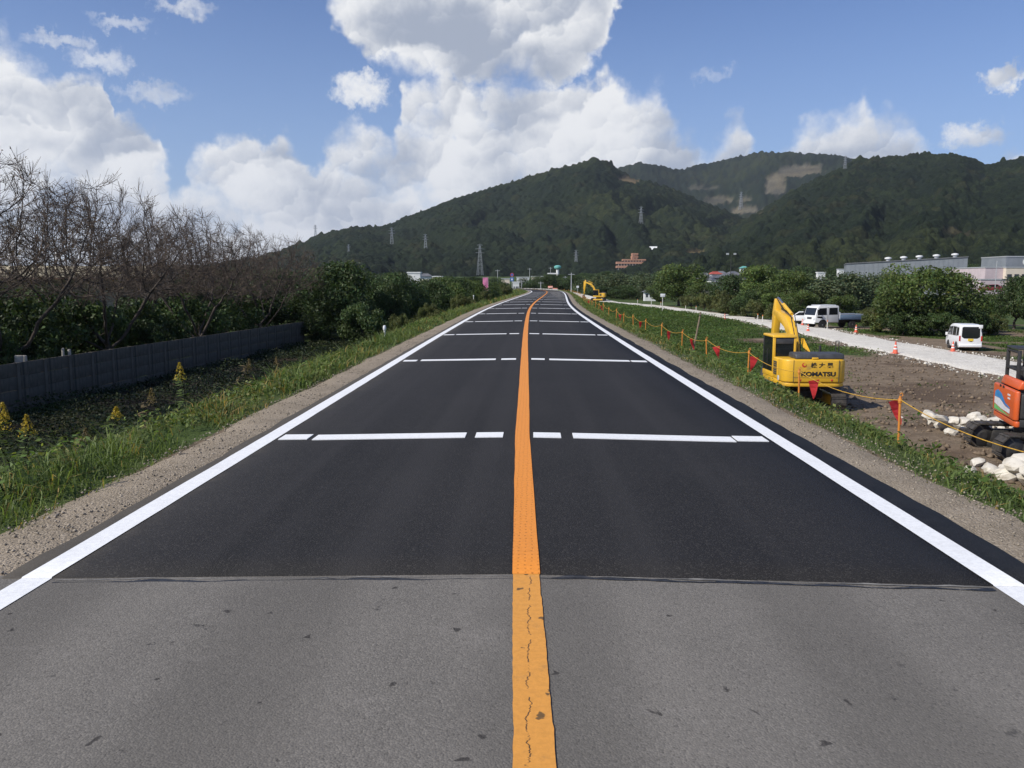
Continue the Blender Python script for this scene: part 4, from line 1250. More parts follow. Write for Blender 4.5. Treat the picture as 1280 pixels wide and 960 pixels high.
# ---- goldenrod and tall stalks on the left verge
def goldenrod_mesh(seed, H, flower):
    r_ = np.random.default_rng(seed); rr = random.Random(seed)
    st = MB(); p = Vector((0, 0, -.05)); path = [p]
    for i in range(7):
        p = p + Vector((rr.uniform(-.03, .05) * (1 + .3 * i), rr.uniform(-.03, .03), (H + .05) / 7)); path.append(p)
    for a, b in zip(path[:-1], path[1:]): st.tube(a, b, .006, .005, 5)
    L = []; N = []
    for i in range(70):
        f = rr.uniform(.08, .85); k_ = int(f * 7); q = path[k_].lerp(path[k_ + 1], f * 7 - k_)
        a = rr.uniform(0, 2 * PI)
        L.append(q + Vector((math.cos(a), math.sin(a), rr.uniform(-.1, .25))) * rr.uniform(.04, .085)); N.append((-math.sin(a) * .3, math.cos(a) * .3, 1))
    V, Q = quads_from(np.array([tuple(x) for x in L]), np.array(N), r_.uniform(.08, .16, len(L)), .24, r_)
    fl = []
    for i in range(260):
        f = rr.random() ** .8
        z = H * (.72 + .30 * f); rad = .085 * (1 - f) + .012; a = rr.uniform(0, 2 * PI); d = rad * rr.random() ** .5
        fl.append((path[-1].x + math.cos(a) * d, path[-1].y + math.sin(a) * d, z))
    fl = np.array(fl)
    FV, FQ = quads_from(fl, r_.normal(size=fl.shape), r_.uniform(.012, .026, len(fl)), .8, r_)
    return st, (V, Q), (FV, FQ)
def goldenrod(x, y, H, seed, label, yellow=True):
    t = thing('goldenrod', label, 'plant', (x, y, gz(x, y)), seed, 'tall weeds on the left verge')
    st, (V, Q), (FV, FQ) = goldenrod_mesh(seed, H, yellow)
    st.build('stem', M_WEED if yellow else M_DRYG, t)
    C = np.ones((len(V), 3))
    mesh_np('leaves', V, quads=Q, mat=M_GRASS if yellow else M_DRYG, cols=C, parent=t)['kind'] = 'stuff'
    mesh_np('flower_plume', FV, quads=FQ, mat=M_GOLD if yellow else M_DRYG, cols=np.ones((len(FV), 3)), parent=t)['kind'] = 'stuff'
for i, (px, Y, H) in enumerate([(18, 7.4, 1.0), (4, 6.9, .85), (36, 7.9, .72)]):
    goldenrod(at_depth(px, 600, Y).x, Y, H, 10 + i, 'goldenrod in the tall clump where verge weeds stand highest')
for i, (px, Y, H) in enumerate([(236, 11.2, .80), (155, 9.8, .52)]):
    goldenrod(at_depth(px, 600, Y).x, Y, H, 30 + i, 'single goldenrod with yellow tip standing above the left verge grass')
for i, (px, Y, H) in enumerate([(184, 11.5, .8), (302, 15, .8), (85, 10.2, .62), (362, 20, .7)]):
    goldenrod(at_depth(px, 560, Y).x, Y, H, 50 + i, 'dry brown weed stalk among the grass of the left verge', False)
GY = 'yellowing weeds along the far left verge'
for i, (px, Y, H) in enumerate([(540, 42, 1.1), (548, 44, 1.2), (556, 47, 1.1), (575, 58, 1.2), (583, 62, 1.3), (596, 74, 1.3), (604, 80, 1.3), (500, 36, .9), (520, 38, 1.0)]):
    x = float(cl(Y)) - 5.0
    o = plant_tree('scrub', i, x - (i % 3) * .4, Y, H, H * 1.1, 'knee high yellowing weed clump at the edge of the left verge', 'shrub', 'weed_clump', GY)
# ================================================================== MACHINES, VEHICLES, SITE FURNITURE
M_YP = paint('yellow_machine_paint', (.78, .45, .030), amount=.55)
M_OP = paint('orange_machine_paint', (.62, .105, .022), amount=.5)
M_BLK = pmat('black_rubber_and_steel', (.022, .022, .024), (.045, .042, .038), 5, .6, lo=.45, hi=.75)
M_DGR = pmat('dark_grey_cover', (.060, .063, .070), (.040, .042, .047), 4, .55)
M_STEEL = pmat('worn_track_steel', (.085, .075, .064), (.045, .040, .036), 7, .6, metal=.3, bstr=.4, bscale=20)
M_CHR = pmat('polished_piston_rod', (.60, .60, .60), (.5, .5, .5), 5, .22, metal=.9, bstr=0)
M_GLASS = glass_mat('tinted_window_glass')
M_CARGL = glass_mat('dark_vehicle_glass', (.012, .014, .017), .06)
M_WP = paint('white_vehicle_paint', (.80, .81, .82), (.35, .32, .28), amount=.10, rough=.25, coat=.4)
M_RP = paint('red_vehicle_paint', (.16, .012, .016), amount=.1, rough=.25, coat=.4)
M_BLUEBED = paint('grey_blue_bed_paint', (.17, .25, .37), amount=.2)
M_TYRE = pmat('tyre_rubber', (.020, .020, .021), (.035, .033, .031), 8, .85)
M_RIM = pmat('silver_wheel', (.45, .46, .47), (.30, .30, .30), 4, .4, metal=.6)
M_TAIL = pmat('red_lamp', (.50, .02, .02), (.40, .015, .015), 6, .2, bstr=0)
M_LAMP = pmat('clear_lamp', (.62, .64, .66), (.5, .52, .55), 6, .15, bstr=0)
M_PLATE = pmat('yellow_number_plate', (.75, .52, .03), (.68, .46, .03), 6, .4, bstr=0)
M_TEXTB = pmat('black_lettering', (.012, .012, .013), (.02, .02, .02), 6, .5, bstr=0)
M_RED = pmat('red_lettering', (.60, .04, .03), (.52, .04, .03), 6, .5, bstr=0)
M_BLUE = pmat('blue_sticker', (.03, .20, .50), (.04, .26, .55), 6, .4, bstr=0)
M_GREENS = pmat('green_sticker', (.10, .42, .12), (.16, .48, .16), 6, .4, bstr=0)
M_WHITE_S = pmat('white_sticker', (.75, .76, .78), (.62, .64, .68), 9, .4, bstr=0)

def text_mesh(txt, size, mat, parent, loc, rot, name='lettering', bold=0.0, sx=1.0):
    cu = bpy.data.curves.new('lettering', 'FONT')
    cu.body = txt; cu.size = size; cu.align_x = 'CENTER'; cu.align_y = 'CENTER'; cu.extrude = .002; cu.offset = bold
    to = bpy.data.objects.new('lettering', cu); COL.objects.link(to)
    dg = bpy.context.evaluated_depsgraph_get()
    me = bpy.data.meshes.new_from_object(to.evaluated_get(dg))
    bpy.data.objects.remove(to); bpy.data.curves.remove(cu)
    me.materials.clear(); me.materials.append(mat); me.name = name
    o = bpy.data.objects.new(name, me); link(o, parent)
    o.location = loc; o.rotation_euler = rot; o.scale = (sx, 1, 1)
    return o

def stadium(half, r, z, n=10):
    p = []
    for i in range(n + 1):
        a = -PI / 2 + PI * i / n; p.append((half + math.cos(a) * r, z + math.sin(a) * r))
    for i in range(n + 1):
        a = PI / 2 + PI * i / n; p.append((-half + math.cos(a) * r, z + math.sin(a) * r))
    return p
def add_track(root, x, half, r, w, mframe, shoes=34):
    """crawler: belt of shoes, frame, idler, sprocket, rollers"""
    path = stadium(half, r - .03, r + .0)
    L = [0]
    for a, b in zip(path, path[1:] + path[:1]): L.append(L[-1] + math.dist(a, b))
    mb = MB()
    pc = path + path[:1]
    def at(s):
        s %= L[-1]
        for i in range(len(path)):
            if L[i + 1] >= s:
                f = (s - L[i]) / max(L[i + 1] - L[i], 1e-6)
                a, b = pc[i], pc[i + 1]
                return (a[0] + (b[0] - a[0]) * f, a[1] + (b[1] - a[1]) * f), math.atan2(b[1] - a[1], b[0] - a[0])
    pit = L[-1] / shoes
    for i in range(shoes):
        (y, z), a = at(i * pit)
        rot = Matrix.Rotation(a, 3, 'X')
        mb.box((x, y, z), (w, pit * .93, .035), rot)
        mb.box(Vector((x, y, z)) + rot @ Vector((0, -pit * .28, -.028)), (w * .98, .025, .03), rot)
        mb.box(Vector((x, y, z)) + rot @ Vector((0, 0, .045)), (w * .3, pit * .98, .05), rot)
    belt = mb.build('track', M_STEEL, root)
    MB().prism([(-half + r * .5, r * .55), (half - r * .5, r * .55), (half - r * .7, r * 1.45), (-half + r * .7, r * 1.45)], x - w * .28, x + w * .28).build('track_frame', mframe, belt, .02)
    for nm, yy, rr in (('idler', half, r * .78), ('sprocket', -half, r * .80)):
        MB().lathe([(rr * .35, -w * .34), (rr, -w * .2), (rr, w * .2), (rr * .35, w * .34)], (x, yy, r), 18, 'x').build(nm, M_BLK, belt)
    for i in range(6):
        yy = -half + r * .6 + (2 * half - 1.2 * r) * i / 5
        MB().lathe([(.07, -w * .33), (.09, -w * .2), (.09, w * .2), (.07, w * .33)], (x, yy, .12), 10, 'x').build('roller', M_BLK, belt)
    return belt

def rounded_plan(x0, x1, y0, y1, rr, front=False, n=6):
    """plan outline with rounded rear corners (rear is y0)"""
    p = []
    for i in range(n + 1):
        a = PI + PI / 2 * i / n; p.append((x0 + rr + math.cos(a) * rr, y0 + rr * .8 + math.sin(a) * rr * .8))
    for i in range(n + 1):
        a = -PI / 2 + PI / 2 * i / n; p.append((x1 - rr + math.cos(a) * rr, y0 + rr * .8 + math.sin(a) * rr * .8))
    return p + [(x1, y1), (x0, y1)]

def arm_prism(mb, pts, x, w):
    mb.prism(pts, x - w / 2, x + w / 2, 'x')

def excavator(label, loc, rz, paintm, big=True, upper_rot=0.0, pose=None, canopy=False, deco=None, group=None):
    t = thing('excavator', label, 'excavator', loc, rz, group)
    if big:
        half, r, w, gx = 1.38, .38, .52, .98; W = 1.15; tail = -1.82; z0, z1 = 1.02, 1.98; rr = .42; cab_h = 2.78
    else:
        half, r, w, gx = 1.18, .33, .44, .84; W = .98; tail = -1.02; z0, z1 = .84, 1.62; rr = .34; cab_h = 2.50
    for s in (-1, 1):
        add_track(t, s * gx, half, r, w, paintm if big else M_BLK, 34 if big else 30)
    MB().box((0, 0, r + .16), (2 * gx - w, 1.1, .30)).build('undercarriage', M_BLK, t, .04)
    MB().lathe([(.52, r + .28), (.56, r + .34), (.56, z0 - .10), (.50, z0 - .04)], (0, 0, 0), 24).build('slew_ring', M_BLK, t)
    # --- upper structure: its pieces are built in their own turned frame
    U = Matrix.Rotation(upper_rot, 4, 'Z')
    def up(o):
        o.matrix_basis = U @ o.matrix_basis
        return o
    cwd = .85 if big else .12
    cwp = rounded_plan(-W, W, tail, tail + cwd, rr if big else .10)
    mb = MB(); mb.prism(cwp, z0 + .10, z1, 'z')
    cw = up(mb.build('counterweight', paintm, t, .06, 3))
    low = [(p[0] * .985, p[1] * .985 + .01) for p in cwp]
    up(MB().prism(low, z0 - .05, z0 + .092, 'z').build('counterweight_skirt', paintm, t, .03))
    up(MB().bb(-W + .02, W - .02, tail + cwd + .01, 1.18 if big else 1.0, z0 - .05, z0 + .13).build('deck', paintm if big else M_BLK, t, .02))
    up(MB().bb(.28, W - .01, tail + cwd + .01, .95 if big else .85, z0 + .135, z1 - .06).build('side_cover', paintm if big else M_BLK, t, .05, 3))
    up(MB().bb(-W + .01, -.30, tail + cwd + .01, -.28, z0 + .135, z1 - .02).build('side_cover', paintm if big else M_BLK, t, .05, 3))
    up(MB().bb(-.26, .24, tail + cwd + .01, .05, z0 + .135, z1 - .12).build('engine_box', M_DGR, t, .03))
    hood = MB().prism([(tail + .10, z1 + .004), (tail + .16, z1 + .20), (tail + cwd + .13, z1 + .22), (tail + cwd + .20, z1 + .004)], -W * .62 if big else -W * .8, W * .93 if big else W * .8, 'x')
    up(hood.build('engine_hood', M_DGR if big else paintm, t, .05, 3))
    if big:
        up(MB().bb(-.12, .10, tail + .02, tail + .14, z1 + .006, z1 + .07).build('hood_latch', paintm, t, .02))
        for j in range(7):                        # louvres on the left rear door
            up(MB().bb(-W - .012, -W + .008, tail + 1.0, tail + 1.42, z0 + .30 + j * .075, z0 + .345 + j * .075).build('louvre', M_DGR, t))
        up(MB().bb(-W - .02, -W + .009, tail + .62, tail + .80, z0 + .12, z0 + .30).build('work_lamp', M_LAMP, t, .01))
        for s in (-.55, .60):
            up(MB().bb(s - .035, s + .035, tail - .012, tail + .02, z0 + .17, z0 + .235).build('reflector', M_RED, t, .005))
        up(MB().path([(W - .18, tail + .8, z1 + .01), (W - .14, tail + .95, z1 + .62), (W - .02, tail + .95, z1 + .62), (W - .02, tail + .95, z1 + .02)], .016).build('mirror_bracket', M_BLK, t))
        up(MB().bb(W - .26, W - .14, tail + .74, tail + .80, z1 + .02, z1 + .20).build('mirror', M_BLK, t, .02))
        up(MB().tube((.55, -.5, z1 - .05), (.55, -.5, z1 + .42), .05, .05, 10).build('exhaust_pipe', M_BLK, t))
    # --- cab or canopy
    cx0, cx1, cy0, cy1 = (-W, -.26, -.26, 1.22) if big else (-W, -.06, -.80, .98)
    zc = z0 + .135
    if not canopy:
        up(MB().bb(cx0, cx1, cy0, cy1, zc, zc + .20).build('cab_floor', paintm, t, .02))
        up(MB().bb(cx0 + .004, cx1 - .004, cy0 + .004, cy0 + .07, zc + .205, zc + .78).build('cab_rear_panel', M_BLK, t, .01))
        for (px, py, th) in ((cx0 + .05, cy0 + .05, .10), (cx1 - .05, cy0 + .05, .09), (cx0 + .04, cy1 - .04, .075), (cx1 - .04, cy1 - .04, .075)):
            up(MB().box((px, py, (zc + .2 + cab_h - .1) / 2), (th, th, cab_h - .1 - zc - .2)).build('cab_pillar', paintm if py < cy0 + .2 else M_BLK, t, .015))
        up(MB().bb(cx0 + .045, cx0 + .075, cy0 + .55, cy0 + .62, zc + .21, cab_h - .105).build('door_post', M_BLK, t))
        up(MB().prism([(cy0 - .03, cab_h - .10), (cy1 + .02, cab_h - .10), (cy1 - .04, cab_h), (cy0 + .02, cab_h)], cx0 - .02, cx1 + .02).build('cab_roof', paintm, t, .03, 3))
        up(MB().bb(cx0 + .11, cx1 - .10, cy0 + .02, cy0 + .065, cab_h - .34, cab_h - .105).build('roof_visor', M_DGR, t, .01))
        up(MB().bb(cx0 + .11, cx1 - .10, cy0 + .035, cy0 + .05, zc + .785, cab_h - .345).build('rear_window', M_GLASS, t))
        up(MB().bb(cx0 + .015, cx0 + .03, cy0 + .11, cy1 - .085, zc + .22, cab_h - .11).build('door_window', M_CARGL, t))
        up(MB().bb(cx1 - .05, cx1 - .035, cy0 + .11, cy1 - .085, zc + .22, cab_h - .11).build('side_window', M_GLASS, t))
        up(MB().bb(cx0 + .085, cx1 - .085, cy1 - .05, cy1 - .035, zc + .22, cab_h - .11).build('windscreen', M_GLASS, t))
        up(MB().path([(cx0 - .03, cy0 + .62, zc + .3), (cx0 - .05, cy0 + .62, zc + .35), (cx0 - .05, cy0 + .62, zc + 1.0), (cx0 - .03, cy0 + .62, zc + 1.05)], .014).build('grab_rail', M_BLK, t))
    else:
        fr = MB()
        for (px, py) in ((cx0 + .05, cy0 + .05), (cx1 + .10, cy0 + .05), (cx0 + .05, cy0 + .42), (cx1 + .10, cy0 + .42)):
            fr.box((px, py, (z1 + cab_h) / 2 - .02), (.075, .075, cab_h - z1))
        for (py, zz) in ((cy0 + .05, z1 + .40), (cy0 + .42, z1 + .40), (cy0 + .05, cab_h - .06)):
            fr.bb(cx0 + .09, cx1 + .06, py - .03, py + .03, zz - .03, zz + .03)
        for px in (cx0 + .05, cx1 + .10):
            fr.bb(px - .03, px + .03, cy0 + .09, cy0 + .38, z1 + .37, z1 + .43)
        up(fr.build('canopy_frame', M_BLK, t, .008))
        up(MB().prism([(cy0 - .0, cab_h), (cy1 + .10, cab_h), (cy1 + .04, cab_h + .04), (cy0 + .02, cab_h + .04)], cx0 - .0, cx1 + .14).build('canopy_roof', M_BLK, t, .02))
        up(MB().tube((W - .12, cy0 + .22, cab_h - .06), (W + .03, cy0 + .46, z1 - .35), .032, .032, 8).build('canopy_strut', M_WP, t))
    up(MB().bb(cx0 + .22, cx1 - .20, cy0 + .30, cy0 + .80, zc + .21, zc + .52).build('seat_base', M_BLK, t, .04))
    up(MB().prism([(cy0 + .26, zc + .54), (cy0 + .40, zc + .54), (cy0 + .30, zc + 1.10), (cy0 + .20, zc + 1.10)], cx0 + .24, cx1 - .22).build('seat_back', M_BLK, t, .04))
    # --- front: boom, arm, bucket (in the plane y-z)
    foot, bend, tip, end = pose
    bx = .04 if big else .30
    F, Bn, T, E = Vector(foot), Vector(bend), Vector(tip), Vector(end)
    def seg_poly(pts, wid):
        """thick polyline outline"""
        L_, R_ = [], []
        for i, p in enumerate(pts):
            a = pts[max(i - 1, 0)]; b = pts[min(i + 1, len(pts) - 1)]
            d = (b - a).normalized(); n = Vector((-d.y, d.x))
            L_.append(p + n * wid[i] / 2); R_.append(p - n * wid[i] / 2)
        return [tuple(q) for q in L_ + R_[::-1]]
    s_ = 1.0 if big else .72
    b1 = F.lerp(Bn, .8); b2 = Bn.lerp(T, .18)
    bw = .30 * s_
    boom_pts = [F, F.lerp(Bn, .35), b1, b2, Bn.lerp(T, .6), T]
    bm_ = MB(); arm_prism(bm_, seg_poly(boom_pts, [.24 * s_, .42 * s_, .50 * s_, .48 * s_, .36 * s_, .22 * s_]), bx, bw)
    boom = up(bm_.build('boom', paintm, t, .03))
    ex = (E - T).normalized()
    A0 = T - ex * .55 * s_
    am = MB(); arm_prism(am, seg_poly([A0, T + ex * .05, T.lerp(E, .35), E], [.22 * s_, .52 * s_, .42 * s_, .20 * s_]), bx, bw * .85)
    up(am.build('arm', paintm, t, .03))
    # bucket curled under the arm
    bk = MB(); n = Vector((-ex.y, ex.x))
    if n.x > 0: n = -n                          # opens towards the machine
    o0 = E + ex * .03
    poly = [o0 + n * -.12 * s_, o0 + n * -.30 * s_ + ex * .35 * s_, o0 + n * -.20 * s_ + ex * .75 * s_, o0 + n * .20 * s_ + ex * .92 * s_, o0 + n * .62 * s_ + ex * .78 * s_, o0 + n * .55 * s_ + ex * .70 * s_, o0 + n * .18 * s_ + ex * .25 * s_, o0 + n * .16 * s_]
    arm_prism(bk, [tuple(p) for p in poly], bx, .85 * s_)
    for j in range(5):
        xx = bx - .36 * s_ + .18 * s_ * j
        q = o0 + n * .62 * s_ + ex * .78 * s_; q2 = q + n * .16 * s_ - ex * .03
        bk.box((xx, (q.x + q2.x) / 2, (q.y + q2.y) / 2), (.06 * s_, .16 * s_, .05))
    up(bk.build('bucket', M_DGR, t, .015))
    def cyl(p, q, x, rad):
        p3 = Vector((x, p.x, p.y)); q3 = Vector((x, q.x, q.y)); m_ = p3.lerp(q3, .58)
        c = up(MB().tube(p3, m_, rad, rad, 12).build('cylinder', paintm if big else M_BLK, t, 0, smooth=True))
        rod = MB().tube(m_, q3, rad * .55, rad * .55, 10).build('piston_rod', M_CHR, c, 0, smooth=True)
    cl0 = F + Vector((.62, -.28)) * s_
    for s in (-1, 1):
        cyl(cl0, b1 + Vector((.12, -.08)), bx + s * (bw / 2 + .08), .065 * s_)
    nb = Vector((-(T - Bn).y, (T - Bn).x)).normalized()
    cyl(Bn + nb * .42 * s_, A0 + nb * .05, bx, .07 * s_)
    cyl(T - ex * .25 * s_ - n * .36 * s_, E - n * .22 * s_ + ex * .05, bx, .06 * s_)
    for j in range(3):                            # hydraulic hoses along the boom
        off = nb * (.36 + .03 * j) * s_
        xx = bx + (j - 1) * .07
        pts = [(xx, F.x - .1, F.y + .1), (xx, F.lerp(Bn, .4).x - .38 * s_, F.lerp(Bn, .4).y + .15), (xx, Bn.x + off.x - .12, Bn.y + off.y), (xx, Bn.lerp(T, .5).x + off.x, Bn.lerp(T, .5).y + off.y), (xx, A0.x, A0.y + .05)]
        up(MB().path(pts, .018, 6).build('hose', paintm if j == 1 and big else M_BLK, t))
    if big:
        hs = MB()
        for j in range(4):
            xx = bx + bw / 2 + .05 + j * .05
            hs.path([(xx, F.x + .1, F.y - .15), (xx + .08, F.x - .05, F.y + .55), (xx + .02, F.lerp(Bn, .6).x, F.lerp(Bn, .6).y + .12)], .022, 6)
        hs_o = up(hs.build('hose_bundle', paintm, t))
    if deco: deco(t, up, W, tail, z0, z1)
    return t

def deco_yellow(t, up, W, tail, z0, z1):
    rot = (PI / 2, 0, 0)
    for xs_ in (-.80, .84):
        up(MB().bb(xs_ - .006, xs_ + .006, tail - .004, tail + .01, z0 + .12, z1 - .02).build('panel_seam', M_DGR, t))
    up(MB().bb(-.78, .82, tail - .004, tail + .01, z0 + .285, z0 + .297).build('panel_seam', M_DGR, t))
    up(text_mesh('KOMATSU', .215, M_TEXTB, t, (.10, tail - .006, z0 + .42), rot, bold=.010, sx=1.25))
    up(text_mesh('株 大 晃', .20, M_TEXTB, t, (.22, tail - .006, z0 + .74), rot, bold=.004, sx=1.15))
    mb = MB(); mb.lathe([(.085, 0), (.085, .004)], (0, 0, 0), 20); o = mb.build('logo_disc', M_RED, t); o.location = (-.42, tail - .003, z0 + .76); o.rotation_euler = rot; up(o)
    mb = MB(); mb.lathe([(.055, 0), (.055, .004)], (0, 0, 0), 20); o = mb.build('logo_ring', M_YP, t); o.location = (-.40, tail - .008, z0 + .78); o.rotation_euler = rot; up(o)
P_ = lambda y, z: (y, z)
ex_c = on_plane(998, 497, -3.0)
excavator('yellow crawler excavator with black lettering on its counterweight, parked facing away below the road', (10.45, 32.3, gz(10.45, 32.3) - .02), R(-3), M_YP, True, R(2),
          ((.35, 1.45), (1.65, 3.10), (3.75, 3.55), (4.15, 1.15)), False, deco_yellow, 'excavators on the site')
def deco_orange(t, up, W, tail, z0, z1):
    # rear cowl carries a blue and white wave sticker; small white print
    rot = (PI / 2, 0, 0)
    def sticker(name, pts, mat, off):
        pts = [((q[0] + .30) * (2.3 if q[0] < .2 else .8) + (.0 if q[0] < .2 else -.10), q[1]) for q in pts]
        mb = MB(); mb.prism(pts, tail - .004 - off, tail - .001 - off, 'y'); return up(mb.build(name, mat, t))
    sticker('sticker', [(-.02, z0 + .16), (-.62, z0 + .16), (-.62, z0 + .28), (-.35, z0 + .22)], M_GREENS, .002)
    sticker('sticker', [(-.62, z0 + .30), (-.62, z0 + .46), (-.42, z0 + .46), (-.20, z0 + .34), (-.02, z0 + .32), (-.02, z0 + .22), (-.35, z0 + .24)], M_WHITE_S, .004)
    sticker('sticker', [(-.62, z0 + .47), (-.60, z0 + .60), (-.50, z0 + .66), (-.36, z0 + .60), (-.20, z0 + .42), (-.02, z0 + .36), (-.02, z0 + .335), (-.20, z0 + .36), (-.42, z0 + .47)], M_BLUE, .006)
    sticker('sticker', [(.30, z0 + .62), (.58, z0 + .62), (.58, z0 + .66), (.30, z0 + .66)], M_WHITE_S, .002)
    sticker('sticker', [(.34, z0 + .54), (.58, z0 + .54), (.58, z0 + .58), (.34, z0 + .58)], M_WHITE_S, .002)
    for s in (-1, 1):
        sticker('sticker', [(-.40 + s * .06, z0 + .74), (-.34 + s * .06, z0 + .74), (-.34 + s * .06, z0 + .80), (-.40 + s * .06, z0 + .80)], M_TEXTB, .002)
OX, OY = 12.22, 19.55
excavator('orange mini excavator with black canopy posts standing among white boulders', (OX, OY, gz(OX, OY) - .03), R(-97), M_OP, False, R(-9),
          ((.42, 1.15), (1.15, 2.15), (2.55, 2.35), (2.95, .95)), True, deco_orange, 'excavators on the site')
far = at_depth(748, 376, 205)
excavator('distant yellow excavator with raised folded boom where the gravel road bends', (far.x, 205, gz(far.x, 205)), R(78), M_YP, True, R(0),
          ((.35, 1.45), (1.6, 4.0), (3.3, 4.6), (3.6, 1.6)), False, None, 'excavators on the site')

# ---- wheels
def wheel(root, x, y, r, w, name='wheel'):
    wh = MB().lathe([(r * .62, -w / 2), (r * .94, -w / 2), (r, -w * .35), (r, w * .35), (r * .94, w / 2), (r * .62, w / 2)], (x, y, r), 22, 'x').build(name, M_TYRE, root, 0, smooth=True)
    s = 1 if x > 0 else -1
    MB().lathe([(r * .60, x - w * .40), (r * .60, x + w * .40)], (0, y, r), 18, 'x').build('rim', M_RIM, wh)
    MB().lathe([(r * .22, x + s * w * .40), (r * .20, x + s * (w * .40 + .03))], (0, y, r), 12, 'x').build('hub_cap', M_RIM, wh)
    return wh
def loft(mb, secs):
    """secs: list of (y, [(x,z)...]) closed rings of equal length, skinned along y"""
    n = len(secs[0][1]); vs = []; fs = []
    for (y, ring) in secs: vs += [(x, y, z) for (x, z) in ring]
    for j in range(len(secs) - 1):
        for i in range(n):
            fs.append((j * n + i, j * n + (i + 1) % n, (j + 1) * n + (i + 1) % n, (j + 1) * n + i))
    fs += [tuple(range(n))[::-1], tuple(range((len(secs) - 1) * n, len(secs) * n))]
    mb.add(vs, fs)

# ---- white kei van (front is +Y)
def van(label, loc, rz):
    t = thing('van', label, 'van', loc, rz)
    w = .735
    def ring(zb, zbelt, zr, tw):
        return [(-w + .04, zb), (w - .04, zb), (w, zb + .18), (w, zbelt), (w - tw, zr - .10), (w - tw - .10, zr), (-w + tw + .10, zr), (-w + tw, zr - .10), (-w, zbelt), (-w, zb + .18)]
    mb = MB()
    loft(mb, [(-1.66, ring(.30, .98, 1.74, .08)), (-1.60, ring(.26, .99, 1.84, .07)), (-1.2, ring(.24, 1.0, 1.88, .07)), (0.1, ring(.24, 1.0, 1.885, .07)), (.75, ring(.24, .99, 1.85, .08)),
              (1.02, ring(.24, .97, 1.78, .09)), (1.40, ring(.26, .95, 1.22, .10)), (1.60, ring(.28, .86, 1.02, .10)), (1.69, ring(.34, .72, .84, .10))])
    body = mb.build('body', M_WP, t, .03, 3, True)
    e = .012
    def side(name, s, pts, mat, off=e):
        mbb = MB(); vs = []
        for (y, z) in pts:
            f = max(0, min(1, (z - .99) / .78)); x = w - .07 * f
            vs.append((s * (x + off), y, z))
        vs2 = [(q[0] - s * .02, q[1], q[2]) for q in vs]
        n = len(vs); mbb.add(vs + vs2, [tuple(range(n)), tuple(range(n, 2 * n))[::-1]] + [(i, (i + 1) % n, n + (i + 1) % n, n + i) for i in range(n)])
        return mbb.build(name, mat, t)
    for s in (-1, 1):
        side('side_window', s, [(-1.45, 1.10), (-.92, 1.05), (-.90, 1.66), (-1.38, 1.64)], M_CARGL)
        side('side_window', s, [(-.80, 1.05), (.02, 1.05), (.02, 1.68), (-.78, 1.68)], M_CARGL)
        side('door_window', s, [(.12, 1.05), (1.18, 1.03), (.86, 1.62), (.14, 1.68)], M_CARGL)
        side('door_seam', s, [(.065, .42), (.085, .42), (.085, 1.70), (.065, 1.70)], M_DGR, .006)
        side('door_seam', s, [(-.86, .42), (-.845, .42), (-.845, 1.70), (-.86, 1.70)], M_DGR, .006)
        side('door_handle', s, [(.16, .88), (.30, .88), (.30, .92), (.16, .92)], M_WP, .025)
        side('wheel_arch', s, [(1.0 + .36 * math.cos(a), .30 + .36 * math.sin(a)) for a in np.linspace(0, PI, 14)], M_BLK, .004)
        side('wheel_arch', s, [(-1.0 + .36 * math.cos(a), .30 + .36 * math.sin(a)) for a in np.linspace(0, PI, 14)], M_BLK, .004)
        MB().bb(s * (w - .09), s * (w + .004), -1.685, -1.64, .72, 1.08).build('tail_lamp', M_TAIL, t, .01)
        MB().bb(s * (w - .26), s * (w - .02), 1.55, 1.66, .70, .88).build('headlamp', M_LAMP, t, .02)
        MB().box((s * (w + .10), 1.12, 1.08), (.16, .08, .22)).build('door_mirror', M_WP, t, .03)
        wheel(t, s * (w - .09), 1.0, .275, .16); wheel(t, s * (w - .09), -1.0, .275, .16)
    def back(name, pts, mat, y, off=.012):
        return MB().prism(pts, y - off, y + .02, 'y').build(name, mat, t)
    MB().add([(-.58, -1.672, 1.02), (-.42, -1.672, .90), (.42, -1.672, .90), (.58, -1.672, 1.02), (.56, -1.668, 1.66), (.48, -1.664, 1.71), (-.48, -1.664, 1.71), (-.56, -1.668, 1.66),
              (-.58, -1.60, 1.02), (-.42, -1.60, .90), (.42, -1.60, .90), (.58, -1.60, 1.02), (.56, -1.60, 1.66), (.48, -1.60, 1.71), (-.48, -1.60, 1.71), (-.56, -1.60, 1.66)],
             [tuple(range(8)), tuple(range(8, 16))[::-1]] + [(i, (i + 1) % 8, 8 + (i + 1) % 8, 8 + i) for i in range(8)]).build('rear_window', M_CARGL, t)
    back('number_plate', [(-.17, .72), (.17, .72), (.17, .88), (-.17, .88)], M_PLATE, -1.672)
    back('plate_lamp', [(-.06, .68), (.10, .68), (.10, .715), (-.06, .715)], M_BLK, -1.672)
    MB().bb(-w + .01, w - .01, -1.74, -1.60, .30, .50).build('rear_bumper', M_WP, t, .04, 3)
    MB().bb(-w + .03, w - .03, 1.60, 1.73, .28, .52).build('front_bumper', M_WP, t, .04, 3)
    MB().add([(-.60, 1.075, 1.70), (.60, 1.075, 1.70), (.66, 1.40, 1.17), (-.66, 1.40, 1.17), (-.60, 1.02, 1.70), (.60, 1.02, 1.70), (.66, 1.34, 1.17), (-.66, 1.34, 1.17)],
             [(0, 1, 2, 3), (7, 6, 5, 4), (0, 4, 5, 1), (1, 5, 6, 2), (2, 6, 7, 3), (3, 7, 4, 0)]).build('windscreen', M_CARGL, t)
    MB().bb(.50, .56, -1.86, -1.62, 1.74, 1.78).bb(.42, .66, -1.90, -1.84, 1.62, 1.86).build('rear_mirror', M_WP, t, .01)
